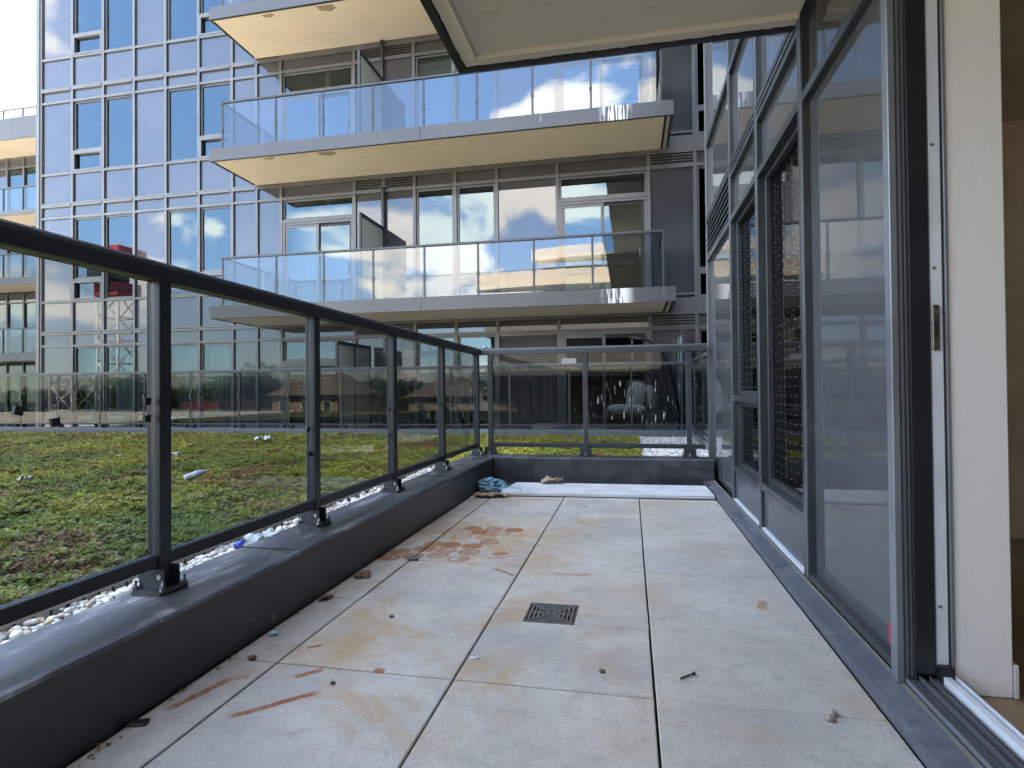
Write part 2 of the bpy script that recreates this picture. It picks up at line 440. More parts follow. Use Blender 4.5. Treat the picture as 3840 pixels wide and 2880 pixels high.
def paver_mat():
    t = NT('paver_concrete')
    r = t.rnd()
    n1 = t.noise(2.2, 6, 0.62); n2 = t.noise(14.0, 6, 0.7); n3 = t.noise(120.0, 4, 0.75)
    base = t.mix(r, (0.445, 0.405, 0.345), (0.335, 0.325, 0.31))
    base = t.mix(t.rng(n1, 0.35, 0.7), base, (0.50, 0.475, 0.43))
    base = t.mix(t.math('MULTIPLY', t.rng(n2, 0.45, 0.75), 0.6), base, (0.27, 0.26, 0.24))
    base = t.mix(t.math('MULTIPLY', t.rng(n3, 0.38, 0.72), 0.55), base, (0.22, 0.21, 0.195))
    # soft ochre weathering, stronger to the left where things stood
    sp = t.node('ShaderNodeSeparateXYZ'); t.l.new(t.pos(), sp.inputs[0])
    och = t.math('MULTIPLY', t.rng(t.noise(1.7, 7, 0.68, dist=0.6), 0.47, 0.68), t.rng(sp.outputs[0], 0.4, -0.7, 0.38, 0.9))
    base = t.mix(och, base, (0.37, 0.25, 0.135))
    wr = t.noise(40.0, 5, 0.7); wr2 = t.noise(9.0, 4, 0.6, dist=0.4)
    # jitter the position a little so that the marks get ragged edges
    nv = t.node('ShaderNodeTexNoise'); nv.inputs['Scale'].default_value = 30.0; nv.inputs['Detail'].default_value = 3
    t.l.new(t.pos(), nv.inputs['Vector'])
    vs = t.node('ShaderNodeVectorMath', operation='SUBTRACT'); t.l.new(nv.outputs['Color'], vs.inputs[0]); vs.inputs[1].default_value = (.5, .5, .5)
    vm = t.node('ShaderNodeVectorMath', operation='SCALE'); t.l.new(vs.outputs[0], vm.inputs[0]); vm.inputs['Scale'].default_value = 0.012
    va = t.node('ShaderNodeVectorMath', operation='ADD'); t.l.new(t.pos(), va.inputs[0]); t.l.new(vm.outputs[0], va.inputs[1])
    flat = t.node('ShaderNodeVectorMath', operation='MULTIPLY'); t.l.new(va.outputs[0], flat.inputs[0]); flat.inputs[1].default_value = (1, 1, 0)
    P = flat.outputs[0]
    acc = None
    for (x, y, k) in RINGS:
        d = t.node('ShaderNodeVectorMath', operation='DISTANCE'); t.l.new(P, d.inputs[0]); d.inputs[1].default_value = (x, y, 0)
        dv = d.outputs['Value']
        ring = t.rng(t.math('ABSOLUTE', t.math('SUBTRACT', dv, 0.054)), 0.005, 0.012, min(1.0, .45 + .5*k), 0.0)
        fill = t.rng(dv, 0.046, 0.058, min(1.0, k*.95), 0.0)
        fill = t.math('MULTIPLY', fill, t.rng(wr2, 0.58 - 0.32*k, 0.70 - 0.26*k))
        m = t.math('MAXIMUM', ring, fill)
        acc = m if acc is None else t.math('MAXIMUM', acc, m)
    for (x0, y0, x1, y1, hw, k) in BARS:
        L = math.hypot(x1-x0, y1-y0)
        mpn = t.node('ShaderNodeMapping', vector_type='TEXTURE')
        mpn.inputs['Location'].default_value = ((x0+x1)/2, (y0+y1)/2, 0)
        mpn.inputs['Rotation'].default_value = (0, 0, math.atan2(y1-y0, x1-x0))
        mpn.inputs['Scale'].default_value = (L/2, hw, 1)
        t.l.new(P, mpn.inputs[0])
        ab = t.node('ShaderNodeVectorMath', operation='ABSOLUTE'); t.l.new(mpn.outputs[0], ab.inputs[0])
        s2 = t.node('ShaderNodeSeparateXYZ'); t.l.new(ab.outputs[0], s2.inputs[0])
        m = t.rng(t.math('MAXIMUM', s2.outputs[0], s2.outputs[1]), 0.75, 1.1, k, 0.0)
        acc = t.math('MAXIMUM', acc, m)
    acc = t.math('MULTIPLY', acc, t.rng(wr, 0.30, 0.55, 0.35, 1.0))
    # halo of rust around the rings
    d = t.node('ShaderNodeVectorMath', operation='DISTANCE'); t.l.new(P, d.inputs[0]); d.inputs[1].default_value = (-1.0, 3.45, 0)
    halo = t.math('MULTIPLY', t.rng(d.outputs['Value'], 0.2, 1.0, 0.8, 0.0), t.rng(wr2, 0.35, 0.7))
    base = t.mix(halo, base, (0.40, 0.25, 0.12))
    rust = t.mix(wr, (0.17, 0.045, 0.014), (0.31, 0.115, 0.036))
    col = t.mix(acc, base, rust)
    # fine ribs of the cast face
    wv = t.node('ShaderNodeTexWave', wave_type='BANDS', bands_direction='X'); wv.inputs['Scale'].default_value = 75.0
    wv.inputs['Distortion'].default_value = 1.6; wv.inputs['Detail'].default_value = 1.0
    t.l.new(t.pos(), wv.inputs['Vector'])
    col = t.mix(t.math('MULTIPLY', wv.outputs['Fac'], 0.06), col, (0.2, 0.2, 0.2))
    h = t.math('ADD', t.math('MULTIPLY', wv.outputs['Fac'], 0.5), t.math('MULTIPLY', n3, 1.0))
    return t.done(t.bsdf(col, 0.82, 0.0, 1.45, t.bump(h, 0.3, 0.003)))
M['paver'] = paver_mat()
M['joint'] = simple('joint_dirt', (0.07, 0.062, 0.05), (0.04, 0.035, 0.03), 0.95, scale=30)
M['board'] = simple('pale_board', (0.55, 0.56, 0.58), (0.46, 0.46, 0.46), 0.7, scale=4, bump=0.2)

def attr_mat(name, rough=0.6, trans=False, vary=0.25, ior=1.45):
    t = NT(name)
    a = t.node('ShaderNodeAttribute'); a.attribute_name = 'Col'
    col = t.mix(t.rng(t.noise(35.0, 3), 0.35, 0.7, 0, vary), a.outputs['Color'], (0.03, 0.03, 0.02))
    b = t.bsdf(col, rough, 0.0, ior)
    if trans:
        tl = t.node('ShaderNodeBsdfTranslucent'); t.l.new(col, tl.inputs[0])
        b = t.mixs(0.28, b, tl.outputs[0])
    return t.done(b)
M['sedum'] = attr_mat('sedum_leaf', 0.5, True, 0.12)
M['pebble'] = attr_mat('pebble_stone', 0.65, False, 0.12)
M['soil'] = simple('roof_soil', (0.05, 0.038, 0.025), (0.035, 0.032, 0.015), 0.95, scale=8, bump=0.4)

# ================================================================ SETTING
b = MB().add([(-600,-600,-6),(600,-600,-6),(600,600,-6),(-600,600,-6)], [(0,1,2,3)])
struct(b.build('ground', simple('street_ground', (0.055, 0.06, 0.04), (0.04, 0.05, 0.025), 0.9, scale=0.05)))
b = MB().box(-40, 0.77, -2.5, 12.4, -6, -0.06)
struct(b.build('roof_deck', simple('roof_membrane', (0.10, 0.095, 0.085), (0.08, 0.075, 0.07), 0.9)))
struct(MB().box(-40, -14.62, -2.45, 10.33, -.05, .09).build('bounce_slab', simple('bounce_slab_pale', (0.42, 0.40, 0.37), None, .85)))  # unseen pale slab, added to bounce sunlight up to the soffits
# pale coping at the back edge of the planted deck
b = MB().box(-40, -1.8, -2.8, -2.5, -0.5, 0.06); b.box(-40, -1.8, -2.9, -2.502, -0.07, -0.02)
tag(b.build('coping_wall', simple('pale_coping', (0.36, 0.34, 0.30), None, 0.7)), 'long pale coping along the back edge of the planted roof', 'coping')

# terrace floor with its pavers
terrace = MB().box(-1.375, 0.685, -3.0, 5.72, -0.055, -0.020).build('terrace_floor', M['joint'])
struct(terrace)
XC = [-1.375, -1.182, -0.560, 0.0615, 0.685]
YR = [-2.47 + 0.6045*i for i in range(14)]      # joints: ... 1.157, 1.762, 2.366, 2.970 ...
DR = (-0.429, -0.225, 2.252, 2.457)             # the floor drain's opening
pm_cache = {}
for j in range(13):
    y0, y1 = YR[j] + 0.0034, min(YR[j+1] - 0.0034, 5.715)
    if j == 12: y1 = 5.36
    for i in range(4):
        g = 0.0035
        x0, x1 = XC[i] + g, XC[i+1] - g
        if i == 0: x0 = XC[0] + 0.008
        dz = random.uniform(-0.0015, 0.0015)
        m = MB()
        if i == 2 and (abs(YR[j+1] - 2.366) < .01 or abs(YR[j] - 2.366) < .01):
            if abs(YR[j+1] - 2.366) < .01: yc = DR[2]; m.box(x0, x1, y0, yc, .008, .026, .003); ya, yb = yc, y1
            else: yc = DR[3]; m.box(x0, x1, yc, y1, .008, .026, .003); ya, yb = y0, yc
            m.box(x0, DR[0], ya, yb, .008, .026); m.box(DR[1], x1, ya, yb, .008, .026)
        else:
            m.box(x0, x1, y0, y1, .008, .026, .003)
        o = m.build('paver', M['paver'], terrace)
        # pavers rock a little
        o.location.z = -0.024 + dz
# the walking surface is now at z = 0.002 +- 1.5 mm
terrace.location.z = 0.0
for o in terrace.children: pass

# last strip of the floor, and the pale board lying over it
b = MB(); b.add([(-1.12,4.885,.012),(0.668,4.975,.012),(0.668,4.985,.012),(0.66,5.50,.012),(-1.09,5.46,.012),
                 (-1.12,4.885,.034),(0.668,4.975,.036),(0.668,4.985,.036),(0.66,5.50,.036),(-1.09,5.46,.034)],
                [(4,3,2,1,0),(5,6,7,8,9),(0,1,6,5),(1,2,7,6),(2,3,8,7),(3,4,9,8),(4,0,5,9)])
tag(b.build('loose_board', M['board']), 'long pale blue-white board laid across the far end of the terrace', 'board')

# parapets -------------------------------------------------------
b = MB(); b.prism([(-1.72,-0.055),(-1.375,-0.055),(-1.375,0.232),(-1.385,0.240),(-1.71,0.226),(-1.72,0.218)], 'y', -3.0, 6.14)
pl = b.build('parapet_wall', M['parapet'])
tag(pl, 'long low dark metal-capped parapet along the left of the terrace', 'parapet')
for y in (0.2, 2.25, 4.4):
    MB().box(-1.715, -1.380, y-0.002, y+0.002, 0.236, 0.2405).build('seam', M['gasket'], pl)
b = MB(); b.prism([(5.72,-0.055),(6.14,-0.055),(6.14,0.222),(6.13,0.230),(5.73,0.242),(5.72,0.235)], 'x', -1.372, 0.765)
pe = b.build('parapet_wall', M['parapet'])
tag(pe, 'short low dark blue-grey parapet closing the far end of the terrace', 'parapet')
MB().box(-1.37, 0.765, 5.716, 5.719, 0.168, 0.236).build('cap_flashing', M['parapet'], pe)

# ================================================================ NEAR RAILING
def bolt(parent, x, y, z):
    m = MB(); m.tube([(x,y,z),(x,y,z+.012)], .011, 6, False); m.tube([(x,y,z+.012),(x,y,z+.026)], .006, 8)
    m.tube([(x,y,z+.026),(x,y,z+.032)], [.0065,.003], 8)
    m.build('bolt', M['steel'], parent)
PX = -1.612
ZB = 0.233
posts_y = [-1.3, -0.3, 0.71, 1.726, 2.722, 3.735, 4.80, 5.965]
rl = empty('guard_railing', (PX, 2.3, ZB), 'dark metal and smoked glass railing along the left of the terrace', 'railing')
def hand_prof(c, z0, w=.036, top=.035):
    return [(c-w, z0), (c+w, z0), (c+w, z0+.045), (c+w*.86, z0+.058), (c+w*.55, z0+.067), (c, z0+.071), (c-w*.55, z0+.067), (c-w*.86, z0+.058), (c-w, z0+.045)]
MB().prism(hand_prof(PX, 1.305), 'y', -3.0, 6.09).build('handrail', M['rail'], rl)
for y in posts_y:
    lean = -0.006
    m = MB(); m.box(PX-.026, PX+.026, y-.026, y+.026, ZB+.014, 1.3055, .003)
    po = m.build('post', M['rail'], rl)
    MB().box(PX-.0275, PX-.0262, y-.0262, y-.018, .38, 1.30).build('bright_edge', M['white_alu'], po)  # white strip imitates the sky glint along the post's left edge
    # shoe: base plate with cut corners and two upright cheeks
    c = .02; w, d = .075, .062
    m = MB(); m.prism([(PX-w+c,y-d),(PX+w-c,y-d),(PX+w,y-d+c),(PX+w,y+d-c),(PX+w-c,y+d),(PX-w+c,y+d),(PX-w,y+d-c),(PX-w,y-d+c)], 'z', ZB-.004, ZB+.0125)
    m.box(PX-.05, PX+.05, y-.036, y-.028, ZB+.0125, ZB+.082, .001)
    m.box(PX-.05, PX+.05, y+.028, y+.036, ZB+.0125, ZB+.082, .001)
    m.build('base_bracket', M['rail'], po)
    bolt(po, PX-.056, y-.047, ZB+.0125); bolt(po, PX+.056, y-.047, ZB+.0125); bolt(po, PX+.058, y+.045, ZB+.0125)
    m = MB(); m.tube([(PX+.03, y-.036, ZB+.055), (PX+.03, y-.0385, ZB+.055)], .009, 10, False); m.build('screw', M['steel'], po)
ends = [-3.0] + posts_y + [6.02]
for k in range(len(ends)-1):
    a, c = ends[k]+.028, ends[k+1]-.028
    if k == len(ends)-2: c = 6.0
    if c - a < .1: continue
    MB().box(PX-.019, PX+.019, a, c, 0.318, 0.362, .003).build('bottom_rail', M['rail'], rl)
    MB().box(PX-.003, PX+.003, a+.006, c-.006, 0.3625, 1.303).build('glass_panel', M['guard'], rl)
# small black glass clips
for (y, z, rot) in ((1.25,.872,.2),(1.352,.836,-.15),(1.672,.889,0.1),(1.672,.83,0),(2.67,.73,.5),(2.68,.6,0),(3.68,.80,.4),(3.68,.62,0),(4.745,.80,.3)):
    m = MB()
    s_, c_ = math.sin(rot)*.012, math.cos(rot)*.012
    for (u0, u1) in ((-.005, .005),):
        m.add([(PX+u0, y+dy, z+dz) for (dy, dz) in ((-c_-s_*-1*-1,-c_+s_),(c_-s_,-c_-s_),(c_+s_,c_-s_),(-c_+s_,c_+s_))] +
              [(PX+u1, y+dy, z+dz) for (dy, dz) in ((-c_-s_,-c_+s_),(c_-s_,-c_-s_),(c_+s_,c_-s_),(-c_+s_,c_+s_))],
              [(3,2,1,0),(4,5,6,7),(0,1,5,4),(1,2,6,5),(2,3,7,6),(3,0,4,7)])
    m.build('glass_clip', M['gasket'], rl)

PY = 6.045
rl2 = empty('guard_railing', (-0.4, PY, ZB), 'dark metal and smoked glass railing across the far end of the terrace', 'railing')
MB().prism([(y, z) for (y, z) in hand_prof(PY, 1.305)], 'x', -1.57, 0.755).build('handrail', M['rail_grey'], rl2)
m = MB(); m.tube([(-1.555, PY, 1.39), (-1.52, PY, 1.39)], .012, 8); m.build('rail_joint', M['steel'], rl2)
px2 = [-1.478, -0.46, 0.575]
for x in px2:
    m = MB(); m.box(x-.026, x+.026, PY-.026, PY+.026, ZB+.014, 1.3055, .003)
    po = m.build('post', M['rail_grey'], rl2)
    c = .02; w, d = .075, .08
    m = MB(); m.prism([(x-w+c,PY-d),(x+w-c,PY-d),(x+w,PY-d+c),(x+w,PY+d-c),(x+w-c,PY+d),(x-w+c,PY+d),(x-w,PY+d-c),(x-w,PY-d+c)], 'z', ZB-.004, ZB+.0125)
    m.box(x-.05, x-.042, PY-.041, PY+.05, ZB+.0125, ZB+.08, .001); m.box(x+.042, x+.05, PY-.041, PY+.05, ZB+.0125, ZB+.08, .001)
    m.box(x-.042, x+.042, PY+.03, PY+.04, ZB+.0125, ZB+.08, .001); m.box(x-.0605, x+.0605, PY-.05, PY-.042, ZB+.0125, ZB+.085, .001)
    m.build('base_bracket', M['rail'], po)
    bolt(po, x, PY-.064, ZB+.0125)
e2 = [-1.57] + px2 + [0.755]
for k in range(len(e2)-1):
    a, c = e2[k]+.028, e2[k+1]-.028
    if c - a < .05: continue
    MB().box(a, c, PY-.019, PY+.019, 0.318, 0.362, .003).build('bottom_rail', M['rail'], rl2)
    MB().box(a+.006, c-.006, PY-.003, PY+.003, 0.3625, 1.303).build('glass_panel', M['guard'], rl2)

# ================================================================ OUR BUILDING (right)
FX = 0.77                       # face of the mullions
def tr_r(p):                    # (u along +Y, d outward, z) -> world
    return (FX - p[1], p[0], p[2])
our = empty('apartment_building', (3.0, 2.0, 0), 'dark glazed apartment building along the right of the terrace with beige balcony overhead', 'building')
mb = MB(); mb.box(2.6, 12, 4.25, 6.04, -6, 30); mb.box(.86, 12, 6.05, 6.12, -6, 30); mb.box(5.5, 12, -20, 4.2, -6, 30)
mb.box(0.9, 12, -20, 6.12, 8.8, 30); mb.box(1.2, 12, 2.0, 6.12, 5.7, 8.8)
mb.build('core', M['dark'], our)
# floor slabs inside
for z in (2.58, 5.9):
    MB().box(0.86, 2.6, 1.95, 6.04, z-.2+.12, z+.02).build('slab', M['room'], our)
MB().box(0.86, 2.6, 4.12, 6.04, -.15, 0.06).build('slab', M['dark'], our)

MU = [6.135, 4.73, 3.775, 2.832, 1.915]
def bar_r(m, u0, u1, z0, z1, d0=-.10, d1=0.0, ch=.003): m.box(u0, u1, d0, d1, z0, z1, ch)
for k, u in enumerate(MU):
    m = MB(tr_r); w = .032
    if k == 4: m.box(u-.035, u+.005, -.035, 0, .055, 8.7, .002)
    elif k == 0: m.box(u-.045, u+.02, -.10, 0, .03, 8.7, .003)
    else: m.box(u-w, u+w, -.11, 0, .055, 8.7, .003)
    mo = m.build('mullion', M['mullion_dark'] if k else M['mullion'], our)
    m = MB(tr_r); m.box(u-w+.004, u-w+.013, 0, .0025, .07, 8.7); m.build('bright_edge', M['alu'], mo)
def transom_r(u0, u1, z0, z1, mat='mullion_dark', d0=-.10, d1=-.002):
    m = MB(tr_r); m.box(u0+.033, u1-.033, d0, d1, z0, z1, .002); return m.build('transom', M[mat], our)
def panel_r(u0, u1, z0, z1, mat='panel_near', dep=-.035, name='spandrel_panel'):
    m = MB(tr_r); m.box(u0+.03, u1-.03, dep-.03, dep, z0-.01, z1+.01); return m.build(name, M[mat], our)
def window_r(u0, u1, z0, z1, name='window'):
    f = .028
    m = MB(tr_r)
    m.box(u0+.033, u0+.033+f, -.095, -.045, z0, z1, .002); m.box(u1-.033-f, u1-.033, -.095, -.045, z0, z1, .002)
    m.box(u0+.033+f, u1-.033-f, -.095, -.045, z0, z0+f, .002); m.box(u0+.033+f, u1-.033-f, -.095, -.045, z1-f, z1, .002)
    o = m.build(name, M['mullion_dark'], our)
    m = MB(tr_r); m.box(u0+.033+f-.004, u1-.033-f+.004, -.080, -.072, z0+f-.004, z1-f+.004); m.build('pane', M['pane_near'], o)
    return o
# corner bay: panel, louvre over it
panel_r(4.73, 6.135, 0.07, 2.205); transom_r(4.73, 6.135, 2.205, 2.25)
lv = MB(tr_r); lv.box(4.77, 6.08, -.10, -.09, 2.25, 2.585); lo = lv.build('louvre', M['gasket'], our)
for i in range(6):
    z = 2.262 + i*.054
    m = MB(tr_r); m.add([(4.765,-.002,z),(6.085,-.002,z),(6.085,-.07,z+.05),(4.765,-.07,z+.05),(4.765,-.002,z+.012),(6.085,-.002,z+.012),(6.085,-.07,z+.062),(4.765,-.07,z+.062)],
          [(0,3,2,1),(4,5,6,7),(0,1,5,4),(1,2,6,5),(2,3,7,6),(3,0,4,7)])
    m.build('slat', M['mullion_dark'], lo)
# bay 2: tall window, awning sash, low panel
window_r(3.775, 4.73, 0.87, 2.205); transom_r(3.775, 4.73, 0.82, 0.868)
window_r(3.775, 4.73, 0.325, 0.815, 'awning_window'); transom_r(3.775, 4.73, 0.285, 0.323)
panel_r(3.775, 4.73, 0.075, 0.285, 'panel_low', -.02, 'lower_panel')
# bay 3
window_r(2.832, 3.775, 0.345, 2.205); transom_r(2.832, 3.775, 0.30, 0.343)
panel_r(2.832, 3.775, 0.075, 0.30, 'panel_low', -.02, 'lower_panel')
for (a, c) in ((3.775, 4.73), (2.832, 3.775)):
    m = MB(tr_r); m.box(a+.035, c-.035, -.02, .001, .062, .074); m.build('sealant_bead', M['white_alu'], our)
    transom_r(a, c, 2.205, 2.25); panel_r(a, c, 2.25, 2.545)
for (a, c) in ((4.73, 6.135), (3.775, 4.73), (2.832, 3.775)):
    transom_r(a, c, 2.585, 2.612, d1=.004); transom_r(a, c, 2.625, 2.66, d1=.004)
    m = MB(tr_r); m.box(a+.033, c-.033, -.06, -.012, 2.612, 2.625); m.build('shadow_gap', M['gasket'], our)
    panel_r(a, c, 2.66, 3.36); transom_r(a, c, 3.36, 3.41)
    panel_r(a, c, 3.41, 5.5, dep=-.04); transom_r(a, c, 5.5, 5.56); panel_r(a, c, 5.56, 5.85); transom_r(a, c, 5.85, 5.93); panel_r(a, c, 5.93, 8.7)
transom_r(3.775, 4.73, 2.545, 2.585); transom_r(2.832, 3.775, 2.545, 2.585)
# bay next to the door
transom_r(1.92, 2.832, 0.058, 0.085); panel_r(1.92, 2.832, 0.085, 2.205); transom_r(1.92, 2.832, 2.205, 2.25)
panel_r(1.92, 2.832, 2.25, 2.57)
m = MB(); m.add([(0.7685,1.957,0.135),(0.7685,1.968,0.135),(0.7685,1.975,0.19),(0.7685,1.962,0.20),(0.767,1.957,0.135),(0.767,1.968,0.135),(0.767,1.975,0.19),(0.767,1.962,0.20)],
     [(0,1,2,3),(7,6,5,4),(0,4,5,1),(1,5,6,2),(2,6,7,3),(3,7,4,0)])
tag(m.build('red_tape', simple('red_tape_film', (0.45, 0.03, 0.05), None, 0.5)), 'small torn scrap of red tape stuck low beside the sliding door', 'tape')
# sill flashing along the foot of the wall
m = MB(); m.prism([(.685,.003),(.685,.030),(.697,.036),(.757,.052),(.757,.003)], 'y', -3.0, 5.70)
si = m.build('sill_flashing', metal_paint('flashing_metal', (0.072, 0.08, 0.096), (0.20, 0.205, 0.22), 0.42, 0.8), our)
m = MB(); m.prism([(.7575,.003),(.7575,.053),(.769,.056),(.775,.003)], 'y', -3.0, 5.72); m.build('sealant_bead', simple('old_sealant', (0.15, 0.138, 0.105), (0.12, 0.12, 0.115), 0.8, scale=20), si)
for y in (1.2, 3.05, 4.1):
    MB().prism([(.6845,.004),(.6845,.0305),(.697,.0368),(.757,.0528),(.757,.004)], 'y', y, y+.004).build('seam', M['gasket'], si)
MB().box(.66, .77, 5.52, 5.70, .012, .05, .008).build('upturned_end', M['parapet'], si)

# sliding door opening: jamb, stiles, keeper, track
dr = MB(); dr.box(0.772, 0.800, 1.885, 1.95, .07, 2.45, .001)
door = dr.build('sliding_door', M['gasket'], our)
m = MB(); m.box(.751, .7715, 1.878, 1.918, .056, 2.45, .002); m.build('frame_edge', M['alu'], door)
m = MB(); m.box(.776, .782, 1.876, 1.8845, .075, 2.45); m.box(.788, .792, 1.876, 1.8845, .075, 2.45); m.build('brush_seal', M['mullion'], door)
m = MB(); m.box(.800, .8535, 1.879, 1.96, .083, 2.45, .002); m.build('door_stile', simple('black_lacquer', (0.014, 0.015, 0.018), None, 0.38), door)
m = MB(); m.box(.858, .890, 1.884, 1.96, .10, 2.45, .003); m.build('inner_jamb', M['white_alu'], door)
m = MB(); m.box(.8535, .858, 1.895, 1.96, .08, 2.45); m.box(.890, .8955, 1.895, 1.96, .08, 2.45); m.build('jamb_gap', M['gasket'], door)
m = MB(); m.box(.8955, .9035, 1.882, 1.97, .085, 2.45, .001); m.build('inner_edge', M['alu'], door)
kp = MB(); kp.box(.8585, .8765, 1.876, 1.8838, 1.02, 1.152, .002)
kp = kp.build('lock_keeper', simple('keeper_metal', (0.16, 0.145, 0.125), None, 0.35, 0.8), door)
for z in (1.04, 1.132):
    m = MB(); m.tube([(.868,1.876,z),(.868,1.8735,z)], .0065, 12, False); m.build('screw', M['steel'], door)
m = MB(); m.box(.864, .873, 1.8752, 1.8762, 1.062, 1.102); m.build('keyway', M['gasket'], door)
for z in (0.28, 1.26, 1.62):
    m = MB(); m.tube([(.868,1.8842,z),(.868,1.882,z)], .0045, 10, False); m.build('screw', M['steel'], door)
m = MB(); m.box(.7755, .781, 1.8745, 1.8758, 1.10, 1.16); m.build('catch', M['steel'], door)
tk = MB(); tk.box(.770, .905, -3.0, 1.8845, .003, .058); tk = tk.build('track', M['mullion_dark'], door)
for (x, h, mt) in ((.775,.072,'alu'),(.787,.066,'mullion'),(.794,.066,'mullion'),(.801,.066,'mullion'),(.812,.078,'mullion'),(.824,.070,'mullion'),(.838,.078,'mullion'),(.852,.074,'mullion'),(.872,.090,'white_alu'),(.896,.092,'white_alu')):
    w = .009 if mt == 'white_alu' and x < .89 else .0018
    MB().box(x-w, x+w, -3.0, 1.884, .058, h).build('ridge', M[mt], door)
m = MB(); m.box(.858, .890, 1.86, 1.8835, .06, .115); m.build('end_stop', M['gasket'], door)
# drywall return of the opening, room beyond
dw = MB(); dw.box(.9045, 1.052, 1.889, 2.1, .03, 2.478, .004)
dry = NT('drywall_paint')
dn1 = dry.noise(160.0, 3)
dry = dry.done(dry.bsdf(dry.mix(dry.rng(dn1, .3, .7), (0.74, 0.70, 0.65), (0.70, 0.665, 0.62)), 0.8, 0, 1.45, dry.bump(dn1, 0.12, 0.003)))
struct(dw.build('wall', dry))
m = MB(); m.box(1.0525, 1.066, 1.8888, 3.9, .03, .125, .002)
struct(m.build('baseboard', simple('baseboard_paint', (0.62, 0.6, 0.58), None, 0.5)))
fl = NT('oak_floor')
wv = fl.noise(6.0, 5, 0.6, stretch=(1, .12, 1))
fl = fl.done(fl.bsdf(fl.mix(fl.rng(wv, .3, .7), (0.30, 0.19, 0.11), (0.20, 0.12, 0.065)), 0.35))
rf = struct(MB().box(.906, 5.4, -4.0, 4.0, -.05, .01).build('room_floor', M['joint']))
for i in range(33):
    MB().box(.93+.13*i, .93+.13*i+.127, -4.0, 3.9, .0105, .03, .001).build('plank', fl, rf)
m = MB(); m.box(.906, 5.4, 3.9, 4.0, .03, 2.478); m.box(.906, 5.4, -4.1, 4.1, 2.48, 2.495); m.box(5.3, 5.4, -4, 3.9, .03, 2.478); m.box(.906, 5.4, -4.1, -4.0, .03, 2.478)
struct(m.build('room_wall', simple('room_paint', (0.66, 0.56, 0.44), None, 0.85)))
# balcony slab overhead
ov = MB(); ov.box(-0.80, 0.752, -5.0, 2.79, 2.575, 2.80)
ov = ov.build('balcony', M['soffit_near'], our)
def rag(n, a, c, f, amp):
    return [(a + (c-a)*i/n, f + amp*(random.random()-.5)) for i in range(n+1)]
# raised soffit border and groove, with a ragged paint edge
def border(name, pts_in, pts_out, z0, z1, mat):
    m = MB(); n = len(pts_in)
    vs = [(*p, z0) for p in pts_in] + [(*p, z0) for p in pts_out] + [(*p, z1) for p in pts_in] + [(*p, z1) for p in pts_out]
    fs = []
    for i in range(n-1):
        fs += [(i, i+1, n+i+1, n+i), (2*n+i, 3*n+i, 3*n+i+1, 2*n+i+1), (i, 2*n+i, 2*n+i+1, i+1), (n+i, n+i+1, 3*n+i+1, 3*n+i)]
    fs += [(0, n, 3*n, 2*n), (n-1, 3*n-1, 4*n-1, 2*n-1)]
    m.add(vs, fs); return m.build(name, mat, ov)
N = 90
fx = [-0.80 + (1.548)*i/N for i in range(N+1)]
border('soffit_rim', [(x, 2.752) for x in fx], [(x, 2.806 + random.uniform(-.004,.004)) for x in fx], 2.562, 2.5752, M['soffit_near'])
fy = [-5 + 7.75*i/260 for i in range(261)]
border('soffit_rim', [(-.742, y) for y in fy], [(-.803 + random.uniform(-.004,.004), y) for y in fy], 2.562, 2.5752, M['soffit_near'])
m = MB(); m.prism([(2.735,2.5755),(2.752,2.5755),(2.752,2.557),(2.744,2.555),(2.737,2.562)], 'x', -.742, .75); m.prism([(-.742,2.5755),(-.725,2.5755),(-.727,2.562),(-.734,2.555),(-.742,2.557)], 'y', -5, 2.735)
m.build('drip_bead', M['soffit_near'], ov)
m = MB(); m.box(-.85, .752, 2.812, 2.85, 2.556, 2.86, .003); m.box(-.85, -.808, -5.0, 2.811, 2.556, 2.86, .003); m.build('edge_flashing', M['gasket'], ov)
m = MB(); m.box(-.845, .752, 2.80, 2.811, 2.58, 2.84); m.build('waterproofing', M['gasket'], ov)
for z in (5.85, 8.9):
    m = MB(); m.box(-0.84, 0.75, -12.0, 2.83, z, z+.26); m.build('balcony', M['soffit_near'], our)
MB().box(0.7705, 0.85, -20, -3.02, -6, 30).build('side_wall', M['panel_near'], our)
MB().box(0.7705, 0.85, -3.0, 1.914, 2.47, 30).build('side_wall', M['panel_near'], our)
MB().box(0.7705, 0.85, 1.916, 6.12, 8.72, 30).build('side_wall', M['panel_near'], our)

# ================================================================ OPPOSITE BUILDING
YF = 12.4
opp = empty('apartment_building', (-6.0, YF, 0), 'tall blue-grey curtain-walled apartment building across the planted roof with three beige-soffit balconies', 'building')
def tr_o(p): return (p[0], YF - p[1], p[2])     # (x, d outward, z)
MX = [-15.26,-14.26,-13.29,-12.35,-11.41,-10.45,-9.51,-8.84,-8.18,-6.27,-5.54,-4.79,-3.82,-2.86,-1.51,.42,1.36,2.05,3.0,4.3,6.0]
FL = [-0.75, 2.525, 5.90, 8.965, 12.03, 15.1]       # floor lines
ZTOP = 15.1
m = MB(); m.box(-15.38, 25, YF+1.6, 34, -6, 34); m.box(-15.36, 25, YF+.12, YF+1.7, 15.1, 34)
m.box(-15.36, -15.30, YF+.1, YF+1.7, -1, 15.1); m.box(6.0, 25, YF+.02, YF+1.7, -6, 15.1)
m.build('core', M['dark'], opp)
for z in FL[1:]:
    MB().box(-15.3, 6.0, YF+.10, YF+1.6, z-.1, z+.25).build('slab', M['room'], opp)
for x in (-12.35, -9.2, -7.0, -5.54, -2.2, 1.36):
    MB().box(x-.05, x+.05, YF+.12, YF+1.6, -.7, ZTOP).build('partition', M['room'], opp)
